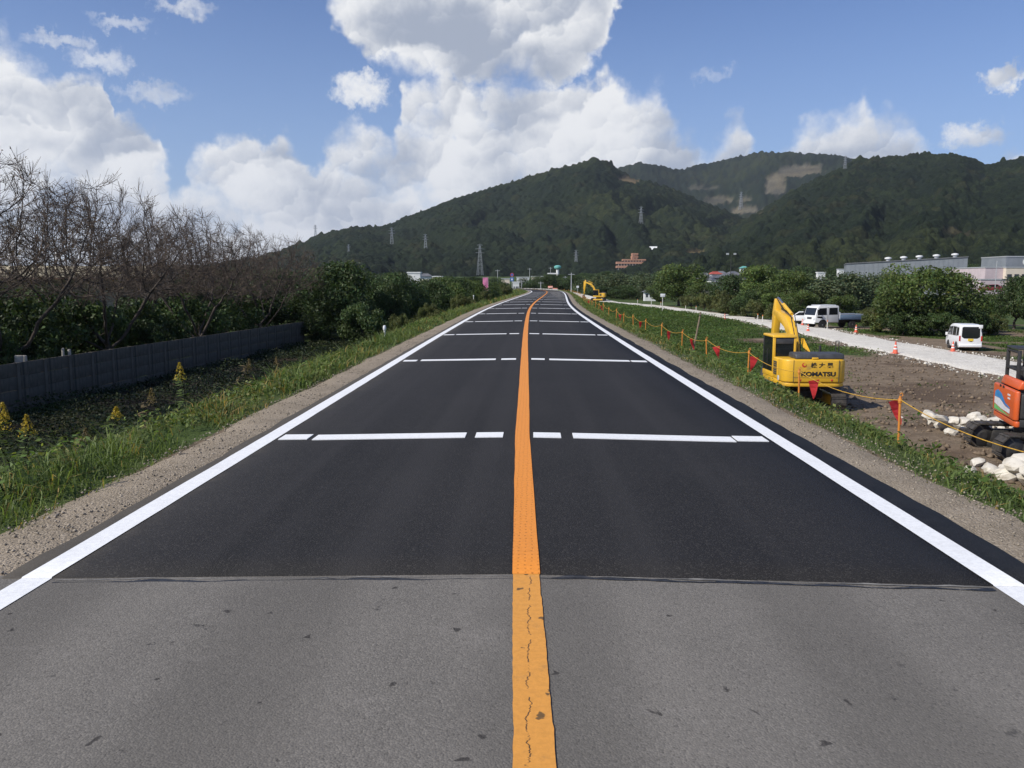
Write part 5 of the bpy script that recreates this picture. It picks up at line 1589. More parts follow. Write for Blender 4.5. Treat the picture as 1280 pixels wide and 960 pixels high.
    MB().bb(-.5, .5, -1.4, 1.4, .20, .26).build('underbody', M_BLK, t)
    return t
VX, VY = 30.9, 60.0
van('white compact van with dark rear window and yellow number plate parked on the meadow', (VX, VY, gz(VX, VY) - .02), R(-12))

# ---- white double-cab flatbed truck (front is +Y)
def truck(label, loc, rz, sc=1.0):
    t = thing('flatbed_truck', label, 'truck', loc, rz, scale=sc)
    w = .92
    prof = [(-.10, .55), (2.38, .55), (2.46, .75), (2.44, 1.22), (2.22, 1.98), (2.05, 2.10), (-.02, 2.14), (-.10, 2.05)]
    MB().prism(prof, -w, w).build('cab', M_WP, t, .05, 3)
    MB().prism([(.05, 2.145), (1.9, 2.13), (1.8, 2.20), (.15, 2.22)], -w * .8, w * .8).build('roof_panel', M_WP, t, .03)
    for s in (-1, 1):
        def side(name, pts, mat, off=.008):
            return MB().prism(pts, s * (w - .02), s * (w + off)).build(name, mat, t)
        side('door_window', [(1.22, 1.28), (2.22, 1.24), (2.06, 1.90), (1.26, 1.94)], M_CARGL)
        side('side_window', [(.04, 1.30), (.98, 1.28), (.98, 1.94), (.08, 1.96)], M_CARGL)
        side('lower_glass', [(1.55, .92), (2.25, 1.02), (2.22, 1.16), (1.75, 1.14)], M_CARGL)
        side('door_seam', [(1.08, .62), (1.11, .62), (1.13, 2.02), (1.10, 2.02)], M_DGR, .005)
        side('wheel_arch', [(1.62 + .46 * math.cos(a), .40 + .46 * math.sin(a)) for a in np.linspace(0, PI, 14)], M_BLK, .004)
        MB().bb(s * (w - .30), s * (w - .06), 2.43, 2.49, .78, 1.0).build('headlamp', M_LAMP, t, .02)
        MB().box((s * (w + .20), 2.30, 1.60), (.10, .10, .38)).tube((s * w, 2.30, 1.80), (s * (w + .2), 2.30, 1.74), .015).build('door_mirror', M_BLK, t, .01)
        wheel(t, s * (w - .13), 1.62, .36, .22); wheel(t, s * (w - .17), -1.65, .36, .30)
        MB().bb(s * (w + .02), s * (w + .07), -3.22, -.24, .92, 1.30).build('bed_side', M_BLUEBED, t, .01)
        MB().bb(s * (w + .015), s * (w + .08), -3.24, -.22, 1.305, 1.335).build('bed_rail', M_WP, t)
    MB().prism([(2.452, 1.25), (2.262, 1.93), (2.20, 1.93), (2.39, 1.25)], -w + .10, w - .10).build('windscreen', M_CARGL, t)
    MB().bb(-w + .02, w - .02, 2.40, 2.54, .44, .66).build('front_bumper', M_WP, t, .03)
    MB().bb(-.35, .35, 2.445, 2.475, .86, 1.06).build('grille', M_DGR, t, .01)
    MB().bb(-w - .01, w + .01, -3.24, -.20, .80, .905).build('bed_floor', M_BLUEBED, t)
    MB().bb(-w + .03, w - .03, -3.27, -3.245, .92, 1.30).build('tailgate', M_BLUEBED, t)
    MB().bb(-w, w, -.235, -.18, .92, 1.55).build('bed_headboard', M_WP, t)
    MB().bb(-.40, .40, -3.1, 2.0, .48, .78).build('chassis', M_BLK, t)
    return t
TX, TY = 31.7, 88.5
truck('white crew cab flatbed truck with blue grey bed parked beside the gravel road', (TX, TY, gz(TX, TY)), math.atan2(-(-.96), -.27) , 1.10)

# ---- small car
def car(label, loc, rz, paintm):
    t = thing('parked_car', label, 'car', loc, rz, 'parked cars')
    prof = [(-1.85, .35), (1.85, .35), (1.92, .60), (1.80, .82), (.95, .98), (.30, 1.42), (-1.00, 1.46), (-1.60, 1.05), (-1.88, .95), (-1.94, .60)]
    MB().prism(prof, -.78, .78).build('body', paintm, t, .07, 3)
    for s in (-1, 1):
        MB().prism([(.80, 1.0), (.26, 1.36), (-.95, 1.39), (-1.42, 1.04)], s * .76, s * .787).build('side_window', M_CARGL, t)
        wheel(t, s * .70, 1.2, .30, .18); wheel(t, s * .70, -1.2, .30, .18)
        MB().bb(s * .50, s * .74, 1.80, 1.90, .64, .78).build('headlamp', M_LAMP, t, .02)
    MB().prism([(.965, 1.005), (.335, 1.425), (.30, 1.40), (.90, 1.0)], -.66, .66).build('windscreen', M_CARGL, t)
    return t
p = at_depth(1238, 359, 150)
car('red car by the pale pink office building', (p.x, 150, p.z - .95), R(70), M_RP)
car('white car half hidden behind the flatbed truck', (31.2, 97.0, gz(31.2, 97.0)), R(75), M_WP)

# ---- concrete panel wall on the left
def concrete(name, c1, c2):
    m, k = new_mat(name); co = obj_co(k)
    n = k.noise(co, 1.1, 6.0, .65); st = k.n('ShaderNodeMapping'); k.put(st.inputs[0], co); st.inputs['Scale'].default_value = (3, 3, .35)
    streak = k.noise(st.outputs[0], 2.0, 5.0, .7)
    col = k.mix(k.ramp(n, .3, .7), c4(c1), c4(c2))
    col = k.mix(k.ramp(streak, .48, .66, 0, .7), col, (.030, .030, .028, 1))
    col = k.mix(k.ramp(k.noise(co, 5.0, 5.0, .7), .6, .75, 0, .4), col, (.05, .055, .03, 1))
    return finish(m, k, princ(k, col, .92, normal=bump(k, k.noise(co, 22.0, 4.0), .3, .01), spec=.2))
M_CONC = concrete('weathered_concrete', (.155, .138, .112), (.100, .090, .074))
def panel_wall():
    L = (WALL_B - WALL_A).length; ang = math.atan2(WALL_B.y - WALL_A.y, WALL_B.x - WALL_A.x)
    t = thing('panel_wall', 'long dark precast concrete panel wall with posts below the left embankment', 'wall', (WALL_A.x, WALL_A.y, -2.75), ang)
    n = int(L / 1.5); pl = None; po = None
    rr = random.Random(5)
    for i in range(n + 1):
        z_top = 1.92 - .15 * i / n
        o = MB().bb(-.075, .075, -.075, .075, -.3, z_top - .06).build('post', M_CONC, t, .01) if po is None else link(bpy.data.objects.new('post', po), t)
        po = po or o.data
        o.location = (i * 1.5, 0, -.15 * i / n if i else 0)
        if i == n: break
        for j in range(4):
            o = MB().bb(.0, 1.42, -.028, .028, 0, .452).build('plank', M_CONC, t, .012) if pl is None else link(bpy.data.objects.new('plank', pl), t)
            pl = pl or o.data
            o.location = (i * 1.5 + .04, -.02 + rr.uniform(-.008, .008), .02 + j * .462 - .15 * i / n)
            o.rotation_euler = (0, rr.uniform(-.004, .004), rr.uniform(-.004, .004))
panel_wall()

# ---- rope fence with pennants on the right embankment
M_POST = pmat('orange_fence_post', (.62, .24, .030), (.48, .17, .03), 8, .55)
M_ROPE = pmat('yellow_black_rope', (.58, .34, .035), (.40, .22, .03), 30, .8)
M_FLAG = leaf_mat('red_pennant_cloth', (.82, .11, .12), (.76, .08, .09), .58, tint=False)
FX = lambda Y: float(cl(Y)) + 5.02
fence_Y = []
y = 6.4
for px in (1132, 1003, 937, 885, 853, 827, 807, 792, 780, 770, 761, 754, 748.5, 744, 740):
    # depth at which a line 5 m right of the road axis is seen in that column
    Yv = 8.0
    for _ in range(60):
        q = at_depth(px, 400, Yv); Yv *= FX(Yv) / q.x if q.x > 0 else 1
    fence_Y.append(Yv)
fence_Y = [4.6, 7.6] + fence_Y
while fence_Y[-1] < 190: fence_Y.append(fence_Y[-1] + 5.5)
post_me = None; tops = []
rr = random.Random(9)
for i, Y in enumerate(fence_Y):
    x = FX(Y); z = gz(x, Y); top = .82 - .12 * math.sin(i * 1.7) ** 2
    t = thing('rope_post', 'thin orange steel post of the rope fence on the right embankment', 'post', (x, Y, z), rr.uniform(0, 6), 'rope fence posts on the right embankment')
    t.rotation_euler = (rr.uniform(-.05, .05), rr.uniform(-.05, .05), 0); t.scale = (1, 1, (top + .25) / 1.0)
    if post_me is None:
        a = MB().tube((0, 0, -.25), (0, 0, .75), .017, .017, 8).build('pole', M_POST, t); b = MB().lathe([(.026, .66), (.030, .69), (.026, .72)], (0, 0, 0), 10).path([(0, 0, .72), (.035, 0, .76), (.02, 0, .79), (-.01, 0, .77)], .006, 5).build('rope_hook', M_POST, t)
        post_me = (a.data, b.data)
    else:
        link(bpy.data.objects.new('pole', post_me[0]), t); link(bpy.data.objects.new('rope_hook', post_me[1]), t)
    tops.append(Vector((x, Y, z + .70 * (top + .25))))
def sag_pts(a, b, n=10, s=.06):
    d = (b - a).length
    return [a.lerp(b, i / n) - Vector((0, 0, s * min(d, 6) * 4 * (i / n) * (1 - i / n) * .5)) for i in range(n + 1)]
mb = MB(); allp = []
for a, b in zip(tops[:-1], tops[1:]):
    pts = sag_pts(a, b); allp.append(pts)
    mb.path(pts, .0065 if a.y < 40 else .009, 5)
tag(mb.build('rope', M_ROPE, None), 'long yellow rope strung between the orange posts on the right embankment', 'rope')
def pennant_mesh(seed):
    r_ = random.Random(seed); mb = MB(); n = 5; vs = []; fs = []
    for i in range(n + 1):
        f = i / n; wd = .095 * (1 - f * .90)
        o = .03 * math.sin(f * 4 + seed) * f
        for s in (-1, 1): vs.append((s * wd + .03 * f * math.sin(seed * 2.1), o + s * .012 * math.sin(seed + f * 5), -.34 * f))
    for i in range(n): fs.append((2 * i, 2 * i + 1, 2 * i + 3, 2 * i + 2))
    b = len(vs); vs2 = [(x, y + .003, z) for (x, y, z) in vs]
    return mb.add(vs + vs2, fs + [tuple(q + b for q in f)[::-1] for f in fs])
pen = []
for s in range(4):
    o = pennant_mesh(s + 1).build('pennant', M_FLAG); pen.append(o.data); bpy.data.objects.remove(o)
flag_spots = [(2, .15, .0), (3, .72, 1.), (4, .55, .3), (5, .40, .6), (6, .5, .2), (7, .5, .8), (8, .5, .4), (9, .5, .1), (10, .5, .7), (11, .5, .3), (12, .5, .5), (13, .5, .9), (14, .5, .2), (15, .5, .6), (17, .5, .3), (19, .5, .8)]
# the two largest pennants: one tied at the post beside the bare soil, one in front of the excavator
for j, (i, f, tw) in enumerate([(2, .05, .6), (2, .82, .2), (3, .86, .4), (4, .75, .3), (5, .6, 1.1), (6, .6, .9), (8, .4, 1.0), (10, .5, .8), (13, .5, .9), (17, .5, .8)]):
    if i >= len(allp): continue
    pts = allp[i]; q = pts[min(int(f * 10), 9)].lerp(pts[min(int(f * 10), 9) + 1], f * 10 - int(f * 10))
    o = bpy.data.objects.new('pennant', pen[j % 4]); link(o)
    o.location = (q.x, q.y, q.z - .006); o.rotation_euler = (rr.uniform(-.15, .15), rr.uniform(-.2, .2), tw - .3)
    tag(o, {0: 'bright red pennant hanging beside the post in front of bare soil', 1: 'red pennant hanging in front of the yellow excavator counterweight', 2: 'red pennant hanging beside the cab of the yellow excavator'}.get(j, 'small red pennant hanging from the yellow rope'), 'flag', 'red pennants on the rope')
sx_ = FX(25.2)
t = thing('wooden_stake', 'leaning weathered wooden stake beside the rope fence', 'stake', (sx_, 25.2, gz(sx_, 25.2) - .1), 0)
t.rotation_euler = (0, R(11), 0)
M_WOOD = pmat('weathered_wood', (.24, .19, .13), (.16, .12, .085), 9, .85, bstr=.4)
MB().tube((0, 0, -.1), (.01, 0, .75), .030, .027, 7).tube((.01, 0, .75), (-.01, .01, 1.52), .027, .024, 7).build('pole', M_WOOD, t)
MB().tube((-.012, .01, 1.40), (-.012, .01, 1.43), .034, .034, 8).build('wire_band', M_STEEL, t)

# ---- traffic cones
M_CONE = pmat('faded_red_cone', (.72, .14, .075), (.62, .10, .06), 6, .6)
M_CONEW = pmat('white_cone_band', (.78, .76, .74), (.62, .6, .58), 8, .5)
cone_me = None
def cone(x, y, label, s=1.0, rz=0):
    global cone_me
    t = thing('traffic_cone', label, 'cone', (x, y, gz(x, y) + (.06 if abs(x - haul_x(y)) < haul_w(y) else 0)), rz, 'traffic cones by the gravel road', s)
    if cone_me is None:
        a = MB().box((0, 0, .02), (.38, .38, .04)).build('base', M_CONE, t, .01)
        b = MB().lathe([(.145, .042), (.118, .20), (.098, .32), (.064, .50), (.034, .68), (.030, .70)], (0, 0, 0), 16).build('shell', M_CONE, t, 0, smooth=True)
        c = MB().lathe([(.1165, .235), (.1015, .325)], (0, 0, 0), 16).build('band', M_CONEW, t, 0, smooth=True)
        d = MB().lathe([(.088, .42), (.072, .50)], (0, 0, 0), 16).build('band', M_CONEW, t, 0, smooth=True)
        cone_me = [o.data for o in (a, b, c, d)]
    else:
        for nm, me in zip(('base', 'shell', 'band', 'band'), cone_me): link(bpy.data.objects.new(nm, me), t)
def cone_px(px, py, lab, s=1.0):
    p = on_plane(px, py, -2.95); cone(p.x, p.y, lab, s, px)
cone_px(1119, 442, 'red and white traffic cone standing on the near edge of the pale gravel road', 1.15)
cone_px(1191, 439, 'faded pink traffic cone beside the left flank of the white van', 1.0)
cone_px(1070, 415, 'traffic cone at the meadow edge right of the flatbed truck', 1.05)
cone_px(1010, 414, 'traffic cone on the gravel in front of the flatbed truck', 1.0)
cone_px(1003, 407, 'traffic cone by the bumper of the flatbed truck', 1.0)
cone_px(906, 399, 'traffic cone on the gravel road beyond the wooden stake', 1.1)
# ---- short marker pegs along the haul road
M_PEGW = pmat('white_peg', (.72, .71, .68), (.58, .56, .52), 8, .6)
M_PEGO = pmat('orange_peg_tip', (.70, .22, .06), (.62, .18, .05), 8, .6)
peg = None
for (px, py) in ((845, 382), (857, 386), (870, 389), (927, 393), (947, 401), (953, 403), (965, 402), (797, 379), (826, 383), (1034, 411)):
    p = on_plane(px, py, -2.95)
    t = thing('marker_peg', 'short white marker peg with orange tip beside the gravel road', 'peg', (p.x, p.y, gz(p.x, p.y)), px, 'marker pegs beside the gravel road')
    if peg is None:
        a = MB().box((0, 0, .38), (.07, .07, .86)).build('stake', M_PEGW, t, .008); b = MB().box((0, 0, .86), (.074, .074, .18)).build('tip', M_PEGO, t, .008); peg = (a.data, b.data)
    else:
        link(bpy.data.objects.new('stake', peg[0]), t); link(bpy.data.objects.new('tip', peg[1]), t)
# ---- small white signboard on a pole in the field
M_SIGNW = pmat('white_sign_face', (.74, .76, .78), (.66, .68, .70), 7, .45)
M_GALV = pmat('galvanised_pole', (.55, .56, .57), (.45, .46, .47), 9, .45, metal=.4)
for (px, py, top, lab) in ((828, 389, 367, 'small white signboard on a white pole in the weeds'), (814, 386, 376, 'short white post in the weeds near the signboard')):
    p = on_plane(px, py, -2.95); H = (py - top) / FPX * p.y
    t = thing('field_sign', lab, 'sign', (p.x, p.y, gz(p.x, p.y)), 0)
    MB().tube((0, 0, -.2), (0, 0, H - .02), .055, .05, 8).build('pole', M_PEGW, t)
    if px == 828: MB().box((0, -.06, H - .28), (.78, .03, .52)).build('board', M_SIGNW, t, .01)
    else: MB().box((0, 0, H), (.16, .12, .10)).build('cap', M_PEGW, t, .02)

# ---- left verge: marker post, pink banner, road signs
def delineator(px, base, top, lab, Y):
    p = at_depth(px, base, Y); H = (base - top) / FPX * Y
    t = thing('marker_post', lab, 'post', (p.x, Y, p.z), 0)
    MB().tube((0, 0, -.3), (0, 0, H - .16), .032, .030, 10).build('pole', M_PEGW, t)
    MB().lathe([(.03, H - .17), (.052, H - .14), (.056, H - .05), (.04, H), (.02, H + .01)], (0, 0, 0), 14).build('reflector_head', M_SIGNW, t, 0, smooth=True)
delineator(481, 427, 407, 'white roadside marker post with round head on the left verge', 27.5)
delineator(592, 374, 369, 'small white marker far along the left verge before the pink banner', 80.0)
Yb = 120.0; p = at_depth(607, 369, Yb)
t = thing('banner_flag', 'tall pink banner flag on a pole beside the road', 'banner', (p.x, Yb, gz(p.x, Yb)), 0)
Hb = at_depth(607, 347, Yb).z - gz(p.x, Yb)
MB().tube((.38, 0, -.1), (.38, 0, Hb + .1), .02, .02, 6).tube((-.42, 0, Hb + .03), (.38, 0, Hb + .03), .015, .015, 6).build('pole', M_GALV, t)
M_PINK = leaf_mat('pink_banner_cloth', (.66, .15, .36), (.78, .30, .50), .3, tint=False)
vs, fs = [], []
for i in range(9):
    z = Hb - 2.3 * i / 8
    for j in range(5):
        vs.append((-.40 + .19 * j, .05 * math.sin(i * .9 + j * 1.3), z))
for i in range(8):
    for j in range(4): a = i * 5 + j; fs.append((a, a + 1, a + 6, a + 5))
MB().add(vs, fs).build('cloth', M_PINK, t, 0, smooth=True)
M_SIGNB = pmat('blue_sign_face', (.03, .12, .42), (.04, .15, .46), 6, .4)
M_SIGNR = pmat('red_sign_rim', (.55, .03, .03), (.48, .03, .03), 6, .4)
Ys = 190.0; p = at_depth(640, 366, Ys)
t = thing('road_sign', 'round red rimmed road sign above a blue panel at the far bend', 'sign', (p.x, Ys, gz(p.x, Ys)), 0)
Hs = at_depth(640, 341, Ys).z - gz(p.x, Ys)
MB().tube((0, 0, -.1), (0, 0, Hs), .05, .05, 8).build('pole', M_GALV, t)
o = MB().lathe([(.40, 0), (.40, .02)], (0, 0, 0), 24).build('disc', M_SIGNR, t); o.location = (0, -.06, Hs - .45); o.rotation_euler = (PI / 2, 0, 0)
d = MB().lathe([(.29, 0), (.29, .006)], (0, 0, 0), 24).build('disc_face', M_SIGNB, o); d.location = (0, 0, .021)
MB().box((0, -.06, Hs - 1.5), (.75, .03, .85)).build('panel', M_SIGNB, t, .01)
MB().box((0, -.08, Hs - 1.5), (.35, .012, .40)).build('panel_mark', M_SIGNW, t)
# ---- orange barriers at the bend and a guard board
M_BARR = pmat('orange_barrier', (.75, .16, .06), (.82, .34, .22), 2.5, .5)
for j, px in enumerate((688, 694)):
    p = at_depth(px, 364, 262)
    t = thing('site_barrier', 'orange and white site barrier across the far end of the new road', 'barrier', (p.x, 262, gz(p.x, 262)), .1 * j, 'orange barriers at the far bend')
    MB().bb(-.75, .75, -.04, .04, .35, 1.0).build('board', M_BARR, t, .02)
    MB().bb(-.70, .70, -.055, -.043, .60, .74).build('stripe', M_SIGNW, t)
    for s in (-.6, .6): MB().tube((s, -.25, 0), (s, 0, .9), .025).tube((s, .25, 0), (s, 0, .9), .025).build('leg', M_GALV, t)

# ---- white boulders round the orange excavator
def boulder_mesh(seed):
    r_ = np.random.default_rng(seed)
    bm = bmesh.new(); bmesh.ops.create_icosphere(bm, subdivisions=2, radius=.5)
    pl = [(Vector(r_.normal(size=3)).normalized(), r_.uniform(.26, .44)) for _ in range(9)]
    sc = Vector((r_.uniform(.85, 1.3), r_.uniform(.75, 1.05), r_.uniform(.55, .85)))
    for v in bm.verts:
        c = v.co.copy()
        for n_, d in pl:
            k_ = c.dot(n_)
            if k_ > d: c -= n_ * (k_ - d)
        c += Vector(r_.normal(0, .010, 3))
        v.co = Vector((c.x * sc.x, c.y * sc.y, c.z * sc.z))
    me = bpy.data.meshes.new('boulder'); bm.to_mesh(me); bm.free()
    for p in me.polygons: p.use_smooth = True
    try: me.set_sharp_from_angle(angle=R(24))
    except Exception: pass
    m = M_ROCK; me.materials.append(m)
    return me
M_ROCK = pmat('pale_limestone', (.60, .565, .50), (.42, .38, .31), 3.2, .9, bstr=.6, bscale=9, lo=.4, hi=.72)
rocks = [boulder_mesh(s) for s in range(7)]
rr = random.Random(12); placed = []
def boulder(x, y, s, z=None, lab='white broken boulder in the heap around the orange excavator'):
    o = bpy.data.objects.new('boulder', rr.choice(rocks)); link(o)
    o.scale = (s * rr.uniform(.85, 1.2), s * rr.uniform(.85, 1.2), s * rr.uniform(.8, 1.1))
    o.location = (x, y, gz(x, y) + s * .16 if z is None else z); o.rotation_euler = (rr.uniform(-.4, .4), rr.uniform(-.4, .4), rr.uniform(0, 6.28))
    tag(o, lab, 'boulder', 'white boulders around the orange excavator'); placed.append((x, y, s))
def heap(x0, x1, y0, y1, n, s0, s1, top=.35):
    c = 0; tries = 0
    while c < n and tries < 4000:
        tries += 1
        x, y, s = rr.uniform(x0, x1), rr.uniform(y0, y1), rr.uniform(s0, s1)
        if any((x - a) ** 2 + (y - b) ** 2 < (.40 * (s + q)) ** 2 for a, b, q in placed): continue
        boulder(x, y, s); c += 1
heap(9.75, 13.4, 15.6, 18.05, 44, .35, .72)
heap(11.6, 16.0, 21.3, 24.5, 44, .35, .70)
for (x, y, s) in ((9.9, 18.3, .4), (11.2, 22.0, .45), (11.5, 22.8, .6), (9.4, 17.6, .3), (8.2, 19.4, .18), (7.9, 18.8, .16), (9.2, 20.5, .15), (10.0, 25.8, .16), (12.5, 28.0, .18)):
    boulder(x, y, s)
# second layer
for (x, y, s) in [(rr.uniform(9.7, 12.6), rr.uniform(16.0, 17.5), rr.uniform(.35, .6)) for _ in range(16)] + [(rr.uniform(11, 15), rr.uniform(21.8, 24.0), rr.uniform(.35, .6)) for _ in range(16)]:
    boulder(x, y, s, gz(x, y) + .34)
# ================================================================== BUILDINGS, PYLONS, FAR THINGS
M_CREAM = pmat('cream_render', (.72, .62, .45), (.62, .53, .38), 1.2, .85)
M_BROWN = pmat('brown_trim', (.11, .055, .035), (.08, .04, .028), 3, .7)
M_WALLD = pmat('dull_wall', (.30, .28, .25), (.22, .21, .19), 1.5, .85)
M_GREYC = pmat('grey_metal_cladding', (.215, .235, .260), (.185, .205, .230), .6, .55, metal=.1, bstr=0)
M_PINKW = pmat('pale_pink_wall', (.52, .44, .46), (.46, .39, .41), .8, .85)
M_CREAMW = pmat('pale_cream_wall', (.66, .58, .48), (.60, .53, .44), .8, .85)
M_WHITEW = pmat('white_wall', (.72, .73, .73), (.62, .63, .63), .8, .8)
M_ROOFG = pmat('grey_roof_tiles', (.155, .160, .175), (.105, .108, .118), 1.4, .55, bstr=.5, bscale=8)
M_ROOFR = pmat('red_roof', (.40, .085, .060), (.33, .07, .05), 1.4, .6)
M_BRICK = pmat('terracotta_band', (.46, .25, .165), (.40, .21, .14), .9, .8)
M_TEAL = pmat('teal_tank', (.16, .45, .42), (.14, .40, .38), 1, .5)
M_WINB = pmat('dark_window', (.035, .042, .05), (.05, .06, .07), 2, .15, bstr=0)

# ---- long low building behind the cherry trees
t = thing('low_building', 'long low building with cream eaves behind the bare cherry trees', 'building', (-45.6, 62, gz(-44, 66)), R(0))
b0 = -gz(-44, 66)
MB().bb(-22, 17.2, 0, 3, 0, 4.7).build('wall', M_WALLD, t)
MB().bb(-22.5, 18.2, -2.2, 2.0, 4.72, 5.55).build('eaves', M_CREAM, t, .03)
MB().bb(-22.52, 18.22, -2.23, -2.15, 4.60, 4.715).build('trim', M_BROWN, t)
MB().bb(-22.0, -2.5, -.04, -.005, 2.95, 4.40).build('wall_panel', M_CREAM, t)
MB().bb(-22.0, -2.2, -.25, -.02, 2.70, 2.86).build('ledge', M_WHITEW, t)
for i in range(6):
    w_ = MB().bb(-.8 + i * 3.0, 1.2 + i * 3.0, -.05, -.008, 1.2, 3.0).build('window', M_WINB, t); MB().bb(-.85 + i * 3.0, 1.25 + i * 3.0, -.09, -.052, 1.08, 1.18).build('sill', M_WHITEW, w_)
for i in range(9): MB().bb(-16 + i * 3.6, -15.88 + i * 3.6, 1, 1.12, 5.56, 6.7).build('roof_post', M_WHITEW, t)
# pale slabs standing behind the wall
M_SLAB = pmat('pale_stone_slab', (.42, .40, .35), (.24, .22, .19), 5, .85)
for (px, Y, h, w, tilt) in ((48, 29.0, 1.74, .26, .25), (57, 29.4, 1.70, .18, 0), (104, 31.8, 1.80, .10, 0), (111, 32.0, 1.74, .12, .1)):
    x = at_depth(px, 440, Y).x - .2
    o = MB().bb(-w / 2, w / 2, -.12, .12, -.2, h).build('stone_slab', M_SLAB, None, .03); o.location = (x - .6, Y, gz(x - .6, Y)); o.rotation_euler = (0, tilt * .15, .5)
    tag(o, 'pale stone slab just showing over the top of the panel wall', 'stone', 'pale stone slabs behind the wall')

# ---- grey factory hall
def px_box(px0, px1, top, Y, gz_off=None):
    a = at_depth(px0, top, Y); b = at_depth(px1, top, Y)
    return a.x, b.x, a.z
xa = at_depth(1058, 329, 246); xb = at_depth(1210, 320.5, 236)
g0 = gz(xb.x, 240)
t = thing('factory_hall', 'long grey metal clad factory hall with round roof vents behind the trees', 'building', (xa.x, xa.y, g0), math.atan2(xb.y - xa.y, xb.x - xa.x))
Lf = math.hypot(xb.x - xa.x, xb.y - xa.y); h0, h1 = xa.z - g0, xb.z - g0
MB().prism([(0, 0), (Lf, 0), (Lf, h1 - .25), (0, h0 - .25)], 0, 20, 'y').build('wall', M_GREYC, t)
MB().prism([(-.15, h0 - .245), (Lf + .15, h1 - .245), (Lf + .15, h1), (-.15, h0)], -.25, 20.2, 'y').build('roof_edge', M_ROOFG, t)
npan = 26
for i in range(1, npan):
    x = Lf * i / npan; hh = h0 + (h1 - h0) * i / npan - .3
    MB().bb(x - .05, x + .05, -.07, -.005, .3, hh).build('cladding_rib', M_GREYC, t)
for i, f in enumerate((.36, .49, .62, .76, .91)):
    x = Lf * f; hh = h0 + (h1 - h0) * f
    v = MB().lathe([(.55, hh - .2), (.55, hh + .5)], (x, 3, 0), 14).build('roof_vent', M_GALV, t); MB().lathe([(.55, hh + .505), (.95, hh + .6), (.95, hh + .95), (.3, hh + 1.15)], (x, 3, 0), 14).build('vent_cap', M_WHITEW, v, 0, smooth=True)
xc0, xc1, zc0 = px_box(1206, 1244, 344, 225)
t = thing('loading_canopy', 'dark flat canopy between the factory hall and the pink office', 'canopy', ((xc0 + xc1) / 2, 225, gz(xc1, 225)), 0)
hc = zc0 - gz(xc1, 225)
MB().bb(-(xc1 - xc0) / 2, (xc1 - xc0) / 2, 0, 8, hc - .9, hc).build('roof', M_ROOFG, t)
for s in (-.95, -.3, .35, .95): MB().bb(s * (xc1 - xc0) / 2 - .12, s * (xc1 - xc0) / 2 + .12, .3, .55, 0, hc - .905).build('column', M_GALV, t)
MB().bb(-(xc1 - xc0) / 2 + .3, (xc1 - xc0) / 2 - .3, 7.5, 7.9, 0, hc - .91).build('rear_wall', M_WALLD, t)
# ---- office at the right edge
def office(label, px0, px1, top, Y, depth, mat, rows, cols, roofm, winmat=M_WINB):
    x0, x1, z = px_box(px0, px1, top, Y); g = gz((x0 + x1) / 2, Y)
    t = thing('office_building', label, 'building', ((x0 + x1) / 2, Y, g), 0)
    w = (x1 - x0); h = z - g
    MB().bb(-w / 2, w / 2, 0, depth, 0, h - .2).build('wall', mat, t)
    MB().bb(-w / 2 - .1, w / 2 + .1, -.1, depth + .1, h - .195, h).build('roof', roofm, t)
    for r in range(rows):
        for c in range(cols):
            cx = -w / 2 + w * (c + .5) / cols; cz = h * (1 - (r + .55) / (rows + .15))
            f = MB().bb(cx - w / cols * .32, cx + w / cols * .32, -.03, -.004, cz - .55, cz + .55).build('window', winmat, t)
            MB().bb(cx - w / cols * .36, cx + w / cols * .36, -.12, -.034, cz - .66, cz - .58).build('sill', M_GALV, f)
    return t, w, h
office('pale pink windowless office wing beside the factory', 1232, 1257.5, 333.5, 170, 14, M_PINKW, 0, 1, M_GALV)
office('pale cream office block with a row of dark windows', 1258, 1322, 333.5, 169, 14, M_CREAMW, 2, 7, M_GALV)
t, w, h = office('grey upper storey with a white round sign above the cream office', 1258, 1300, 320, 184.5, 10, M_GREYC, 1, 5, M_GALV)
o = MB().lathe([(.75, 0), (.75, .05)], (0, 0, 0), 24).build('round_sign', M_WHITEW, t); o.location = (w * .1, -.06, h - 1.3); o.rotation_euler = (PI / 2, 0, 0)
office('low pink grey annex in front of the pink office wing', 1226, 1257, 348.5, 160, 6, M_PINKW, 0, 1, M_GALV)
# ---- village of tiled roofs
def house(label, px, Y, top, wpx, roofm, wallm=M_WHITEW, group='village houses with grey tiled roofs', z=None, rz=0.0, name='house', flat=False):
    p = at_depth(px, top, Y); g = gz(p.x, Y) if z is None else z
    H = max(p.z - g, 3.0); w = wpx / FPX * Y; d = w * .75
    t = thing(name, label, 'house', (p.x, Y, g), rz, group)
    he = H - (w * .22 if not flat else .35)
    MB().bb(-w / 2, w / 2, -d / 2, d / 2, 0, he).build('wall', wallm, t)
    e = .45
    if flat:
        MB().bb(-w / 2 - .15, w / 2 + .15, -d / 2 - .15, d / 2 + .15, he + .004, H).build('roof', roofm, t)
    vs = [(-w / 2 - e, -d / 2 - e, he - .05), (w / 2 + e, -d / 2 - e, he - .05), (w / 2 + e, d / 2 + e, he - .05), (-w / 2 - e, d / 2 + e, he - .05), (-w / 4, 0, H), (w / 4, 0, H)]
    if not flat:
        MB().add(vs, [(0, 1, 5, 4), (1, 2, 5), (2, 3, 4, 5), (3, 0, 4), (3, 2, 1, 0)]).build('roof', roofm, t)
        MB().bb(-w / 4, w / 4, -.12, .12, H - .04, H + .12).build('ridge', roofm, t)
    for s in (-.28, .05, .30):
        MB().bb(s * w - w * .09, s * w + w * .09, -d / 2 - .03, -d / 2 - .005, he * .62 - .5, he * .62 + .4).build('window', M_WINB, t)
    return t
